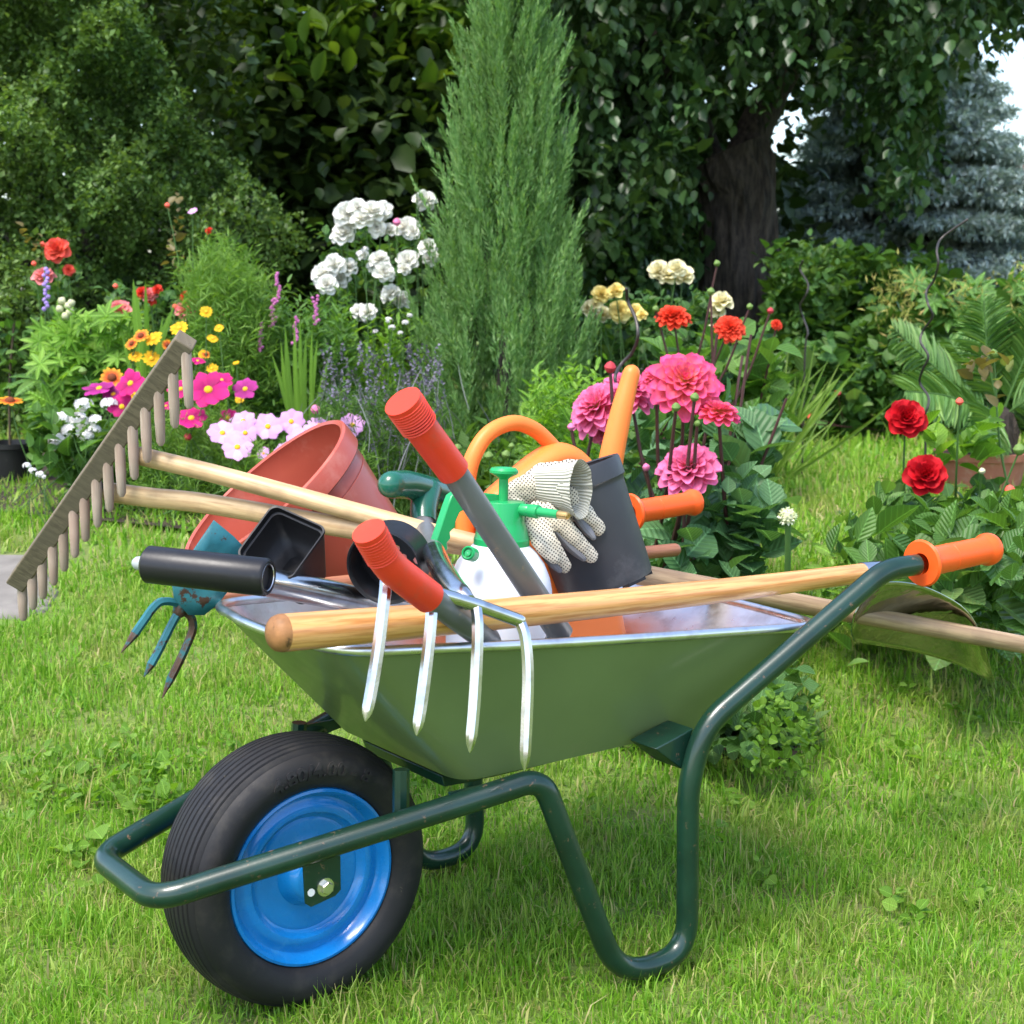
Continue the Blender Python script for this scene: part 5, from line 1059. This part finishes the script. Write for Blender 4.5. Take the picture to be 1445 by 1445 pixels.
h = [bloom(p, 'red_dahlia', 950, 447, 24, 5.4, face=(.05, -.55, .9))[0], bloom(p, 'red_dahlia', 1030, 463, 21, 5.3, face=(.1, -.8, .6))[0], bloom(p, 'red_dahlia', 1096, 458, 8, 5.5)[0]]
h += [budat(p, 'green', 925, 436, 5, 5.4), budat(p, 'green', 1003, 412, 6, 5.3), budat(p, 'red', 1087, 439, 5, 5.4), budat(p, 'green', 1012, 372, 5, 5.5), budat(p, 'green', 1058, 433, 5, 5.4)]
stems(p, h, roots_near(p, .2, .1), M['stem_red'], .0045); bush(p, 935, 1090, 490, 640, 5.5, 5.9, 55, 5, .18, .12, 'broad', LM['mid'], up=.9)
p = plant('dahlia', 955, 3.95, 'large dahlia with big pink blooms and broad dark leaves right behind the barrow', 'dahlia', 'dahlias behind the barrow')
h = [bloom(p, 'pink_dahlia', 966, 540, 50, 3.72, face=(0, -.8, .5))[0], bloom(p, 'pink_dahlia', 1014, 583, 31, 3.68, face=(.12, -.3, .95))[0], bloom(p, 'lilac_dahlia', 972, 661, 44, 3.66, face=(-.3, -.6, .75))[0], bloom(p, 'lilac_dahlia', 843, 575, 44, 3.85, face=(-.5, -.55, .65))[0], bloom(p, 'lilac_dahlia', 888, 552, 40, 3.95, face=(.3, -.6, .8))[0], bloom(p, 'pink_dahlia', 926, 532, 24, 3.86, face=(-.4, -.6, .6))[0], bloom(p, 'lilac_dahlia', 850, 610, 22, 3.9, face=(-.2, -.8, -.4))[0]]
h += [budat(p, 'red', 861, 519, 9, 3.8), budat(p, 'green', 980, 561, 7, 3.6), budat(p, 'green', 954, 575, 7, 3.6), budat(p, 'pink', 806, 603, 6, 3.8), budat(p, 'pink', 912, 660, 6, 3.8), budat(p, 'green', 984, 598, 5, 3.6), budat(p, 'red', 966, 710, 8, 3.62, (-.3, 0, -1))]
rt = roots_near(p, .1, .08); stems(p, h, rt, M['stem_red'], .005, bow=.04)
h = [at(x, y, Y_) for x, y, Y_ in ((1060, 470, 4.1), (1012, 470, 4.0), (1048, 500, 4.2), (1110, 560, 4.0))]; stems(p, h, rt, M['stem_red'], .0045)
bush(p, 925, 1085, 700, 860, 3.6, 4.0, 46, 5, .14, .098, 'broad', LM['dahlia'], up=.55, roll=.4, wid=1.15); bush(p, 840, 1085, 590, 760, 4.0, 4.4, 46, 5, .16, .105, 'broad', LM['dahlia'], up=.7, wid=.95, name='upper_foliage'); bush(p, 920, 1080, 830, 980, 3.5, 3.9, 36, 5, .14, .09, 'broad', LM['dahlia'], name='lower_foliage')
# light green herb between juniper and dahlia
p = plant('garden_herb', 810, 5.0, 'light green bushy herb growing between the juniper and the pink dahlias', 'plant')
bush(p, 745, 850, 540, 720, 4.7, 5.3, 200, 9, .15, .05, 'lance', LM['bright'], up=1.0, spread=.4, wid=1.4); h = [budat(p, 'green', *q, 4.4) for q in ((714, 642, 7), (722, 630, 5), (690, 644, 7), (730, 655, 6), (646, 632, 6))]; stems(p, h, lambda: gpt(720 + rng.normal(0, 30), 4.6), M['stem_green'], .0025)
# strap leaved clump
p = plant('montbretia', 1060, 6.3, 'clump of arching yellow green strap leaves right of the dahlias', 'plant')
n = 70; c = gpt(1060, 6.3) + np.stack([rng.normal(0, .07, n), rng.normal(0, .07, n), 0 * np.arange(n)], 1); D = nrm(np.stack([rng.normal(.35, .45, n), rng.normal(-.1, .3, n), np.full(n, 1.0)], 1))
leaves('foliage', p, c, D, rng.uniform(.3, .65, n), 'strap', LM['strap'], wid=.42, roll=.4, up=(0, -1, .4))
# shrubs behind the dahlias
p = plant('laurel', 1150, 10.0, 'broad green shrub of large glossy leaves filling the gap below the spruce', 'shrub')
bush(p, 1085, 1330, 365, 600, 9.4, 10.6, 420, 8, .26, .115, 'broad', LM['laurel'], up=.5, wid=.9); bush(p, 1090, 1180, 350, 480, 9.2, 9.8, 70, 10, .22, .06, 'broad', LM['rose'], name='twiggy_foliage')
p = plant('rhododendron', 1330, 8.4, 'dark rhododendron with whorled leaves and rusty seed heads behind the potted cycad', 'shrub')
spray_leaves('foliage', p, pxbox(1160, 1480, 430, 620, 8.1, 9.0, lambda px, py: py > np.interp(px, [1160, 1230, 1330, 1480], [520, 450, 420, 400])), 300, 9, .1, .12, 'lance', LM['laurel'], up=1.0, spread=.5, wid=2.0)
palmate(p, 45, (1290, 1470, 400, 500), 8.0, 8.4, .11, LM['mid'], 9, name='new_shoots')
P, _ = clumps(pxbox(1240, 1440, 395, 490, 7.9, 8.2), 18, 30, (.05, .05, .05)); leaves('foliage', p, P, nrm(rnd(len(P)) + [0, -.2, .8]), .05, 'small', leaf_mat('rusty_seed_heads', (.2, .24, .05), (.3, .32, .08), (.42, .3, .12), .2, .7), wid=.35, roll=1.5)  # clusters of rusty seed heads, built from slim leaf shapes, not leaves
p = plant('shade_plant', 1200, 8.4, 'low dark leafy plants at the far edge of the lawn on the right', 'plant')
bush(p, 1090, 1300, 490, 605, 8.0, 8.8, 170, 6, .16, .09, 'broad', LM['rose'], up=.6); h = [budat(p, 'red', 1182, 555, 5, 7.8), budat(p, 'coral', 1145, 590, 6, 7.8), budat(p, 'coral', 1107, 598, 6, 7.8)]; stems(p, h, roots_near(p, .3, .1), M['stem_red'], .003)
# cycad in a clay pot
p = thing('potted_cycad', gpt(1392, 6.0), 'cycad with stiff feather fronds growing in a terracotta pot by the red roses', 'potted plant')
b = BASE[p]; zt = at(1392, 636, 6.0)[2]; hh = zt - b[2]
mb = MB(); mb.lathe([(.14, 0), (.165, hh * .8), (.18, hh * .82), (.184, hh), (.172, hh), (.166, hh * .9), (.0005, hh * .9)], b, (0, 0, 1), 40, cap=(True, False)); po = part('pot', mb, M['clay'], p)
mb = MB(); mb.lathe([(.165, hh * .9), (.1, hh * .93), (.0005, hh * .94)], b + [0, 0, .003], (0, 0, 1), 24); part('soil', mb, M['soil'], po)
crn = at(1412, 590, 6.0); mb = MB(); mb.lathe([(.055, zt - crn[2] - .04), (.065, -.05), (.05, .02), (.02, .04), (.0005, .04)], crn, (0, 0, 1), 18); V_ = np.array(mb.v); V_ += rng.normal(0, .006, V_.shape); mb.v = [tuple(v) for v in V_]; part('trunk', mb, M['bark'], p)
for ctrl, Y2 in (([(1412, 590), (1350, 545), (1262, 465)], 5.85), ([(1412, 590), (1395, 510), (1388, 425)], 5.95), ([(1412, 590), (1440, 520), (1475, 440)], 5.95), ([(1412, 590), (1340, 560), (1278, 552)], 5.65), ([(1412, 590), (1395, 590), (1385, 628)], 5.75), ([(1412, 590), (1460, 560), (1540, 540)], 5.8), ([(1412, 590), (1375, 530), (1340, 480)], 6.2), ([(1412, 590), (1450, 580), (1500, 600)], 5.9)):
    Pq = spline([at(x, y, 6.0 + (Y2 - 6.0) * k / 2) for k, (x, y) in enumerate(ctrl)], 20); n = len(Pq); mb = MB(); mb.tube(Pq, np.linspace(.006, .002, n), 6); st_ = part('frond_stem', mb, M['stem_green'], p)
    Pq = np.array(Pq); T = nrm(np.gradient(Pq, axis=0)); nn = nrm(np.cross(T, [0, -.8, .6])); t = np.linspace(0, 1, n); keep = t > .18; prof_ = np.sin(math.pi * np.clip(t * .92 + .06, 0, 1)) ** .5
    PP = np.concatenate([Pq[keep], Pq[keep]]); DD = np.concatenate([nn[keep] + T[keep] * .75, -nn[keep] + T[keep] * .75]); LL = np.concatenate([prof_[keep]] * 2) * .16
    PP = np.concatenate([PP, PP + np.concatenate([T[keep]] * 2) * .006]); DD = np.concatenate([DD, DD]); LL = np.concatenate([LL, LL]); leaves('leaflets', st_, PP, nrm(DD + rnd(len(DD), .04)), LL, 'lance', LM['cycad'], wid=.4, roll=.3)
# spiral rods
for lab, pts, Y, r_ in (('spiral steel plant support standing tallest, behind the upper red rose', [(1365, 310), (1330, 335), (1322, 352), (1324, 372), (1318, 395), (1307, 412), (1310, 430), (1316, 447), (1303, 466), (1299, 482), (1310, 503), (1302, 522), (1298, 540), (1310, 560), (1308, 578), (1299, 600), (1306, 625)], 4.6, .0052), ('spiral steel plant support beside the large pink dahlia bloom', [(884, 408), (886, 425), (897, 450), (900, 475), (892, 497), (876, 515), (868, 532), (872, 552), (880, 580), (876, 610)], 3.9, .0062), ('short spiral steel plant support before the green shrub below the spruce', [(1133, 368), (1129, 380), (1140, 400), (1138, 415), (1129, 432), (1134, 450), (1140, 470), (1136, 500)], 6.6, .006)):
    P = [at(x, y, Y + .03 * math.sin(k * 1.7)) for k, (x, y) in enumerate(pts)]; e = P[-1]; P.append(np.array([e[0], e[1], zg(e[0], e[1]) - .02])); mb = MB(); mb.tube(spline(P, 7), r_ * .72, 8, cap='round'); o = part('spiral_support', mb, M['iron'], None); tag(o, lab, 'plant support', 'spiral plant supports')
# red rose bush at the right
p = plant('rose_bush', 1350, 4.2, 'rose bush with large dark red blooms at the right, in front of the cycad pot', 'rose', 'rose bushes in the garden')
h = [bloom(p, 'red_rose', 1277, 592, 31, 4.05, face=(0, -.9, .35))[0], bloom(p, 'red_rose', 1305, 673, 33, 3.95, face=(-.1, -.8, .6))[0]]
h += [budat(p, 'coral', 1354, 567, 6, 4.0), budat(p, 'coral', 1425, 692, 8, 3.9), budat(p, 'green', 1402, 500, 7, 4.1), budat(p, 'green', 1438, 635, 9, 3.8), budat(p, 'coral', 1347, 720, 5, 3.9), budat(p, 'cream', 1386, 665, 5, 3.9)]
stems(p, h, roots_near(p, .12, .08), M['stem_green'], .003); bush(p, 1255, 1470, 690, 790, 4.0, 4.4, 46, 5, .11, .06, 'round', LM['rose'], up=.5); bush(p, 1310, 1400, 590, 660, 4.0, 4.2, 9, 5, .1, .065, 'round', LM['bright'], up=.5, name='young_foliage'); bush(p, 1370, 1420, 505, 560, 4.0, 4.1, 6, 4, .08, .045, 'broad', LM['red'], name='red_shoots')
# leafy plants in front right
p = plant('peony', 1290, 4.0, 'broad leaved green peony without flowers behind the near handle of the barrow', 'plant')
bush(p, 1205, 1470, 725, 880, 3.5, 4.1, 105, 7, .17, .088, 'broad', LM['mid'], up=.5, wid=.75); bush(p, 1330, 1470, 760, 900, 3.3, 3.7, 30, 5, .14, .085, 'round', LM['rose'], name='lower_foliage', up=.3); bush(p, 1165, 1250, 775, 860, 3.6, 4.0, 18, 6, .15, .075, 'lance', LM['bright'], name='foliage', wid=1.8)
# allium bud
p = plant('allium', 1112, 3.35, 'single allium stalk with a round white green bud behind the wooden shaft', 'flowering plant')
a_ = at(1112, 738, 3.2); mb = MB(); mb.tube(spline([BASE[p], at(1110, 850, 3.25), a_], 6), [.0065] * 13, 10); part('stem', mb, M['stem_green'], p)
c = at(1111, 729, 3.2); mb = MB(); mb.lathe([(.0005, -.016), (.01, -.013), (.0165, -.002), (.014, .01), (.006, .0155), (.0005, .016)], c, (0, 0, 1), 16); part('bud', mb, BUDM['cream'].materials[0], p)
P = c + nrm(rnd(120)) * .014; leaves('florets', p, P, nrm(P - c), .008, 'small', leaf_mat('pale_florets', (.5, .55, .35), (.62, .64, .5), None, .2), wid=1.4)
# low plants under the barrow handle
p = plant('low_rose', 1060, 3.3, 'low leafy rose shoots growing at the lawn edge behind the rear leg', 'plant')
bush(p, 985, 1120, 940, 1075, 3.05, 3.5, 46, 6, .1, .045, 'round', LM['rose'], up=.5); bush(p, 1060, 1150, 990, 1090, 2.95, 3.2, 40, 6, .06, .022, 'round', LM['bright'], up=.6, name='ground_leaves')
# broad leaved weeds scattered in the lawn
c = np.stack([rng.uniform(-1.6, 1.6, 150), rng.uniform(1.8, 5.2, 150), np.zeros(150)], 1); c = c[np.abs(c[:, 0]) < .36 * c[:, 1]][:60]; c = np.concatenate([c, np.stack([rng.normal(-.85, .16, 40), rng.normal(3.1, .15, 40), np.zeros(40)], 1)])
P = np.repeat(c, 9, 0) + np.concatenate([rng.normal(0, .022, (len(c) * 9, 2)), np.zeros((len(c) * 9, 1))], 1); P[:, 2] = zg(P[:, 0], P[:, 1]) + rng.uniform(.012, .035, len(P))
wd = link('lawn_weeds', leaves_mesh('lawn_weeds', P, nrm(rnd(len(P)) * [1, 1, .3] + [0, 0, .25]), .02 * np.exp(rng.normal(0, .3, len(P))), 'round', LM['bright'])); tag(wd, 'small round weed leaves scattered among the lawn grass', 'lawn weeds', kind='stuff')
# ground cover that hides the soil
def cover(name, lab, fn, n, size, mat, h):
    P = fn(n); px_ = CEN + FPX * P[:, 0] / P[:, 1]; P = P[P[:, 1] > np.interp(px_, [0, 60, 120, 200, 280, 560, 700, 760], [7.9, 7.5, 6.4, 5.5, 5.2, 5.2, 5.2, 3.2])]; n = len(P); P[:, 2] = zg(P[:, 0], P[:, 1]) + np.abs(rng.normal(0, h, n)) + .005; o = link(name, leaves_mesh(name, P, nrm(rnd(n) + [0, -.2, .9]), size * np.exp(rng.normal(0, .3, n)), 'small', mat, wid=1.1)); tag(o, lab, 'ground cover', kind='stuff')
cover('ground_cover', 'low mixed green leaves covering the soil of the flower beds', lambda n: np.stack([rng.uniform(-2.2, .75, n), rng.uniform(5.3, 7.4, n), np.zeros(n)], 1), 16000, .06, LM['mid'], .1)
cover('ground_cover', 'low green leaves covering the soil below the dahlias', lambda n: np.stack([rng.uniform(.25, .66, n), rng.uniform(3.3, 4.9, n), np.zeros(n)], 1), 6000, .05, LM['rose'], .07)
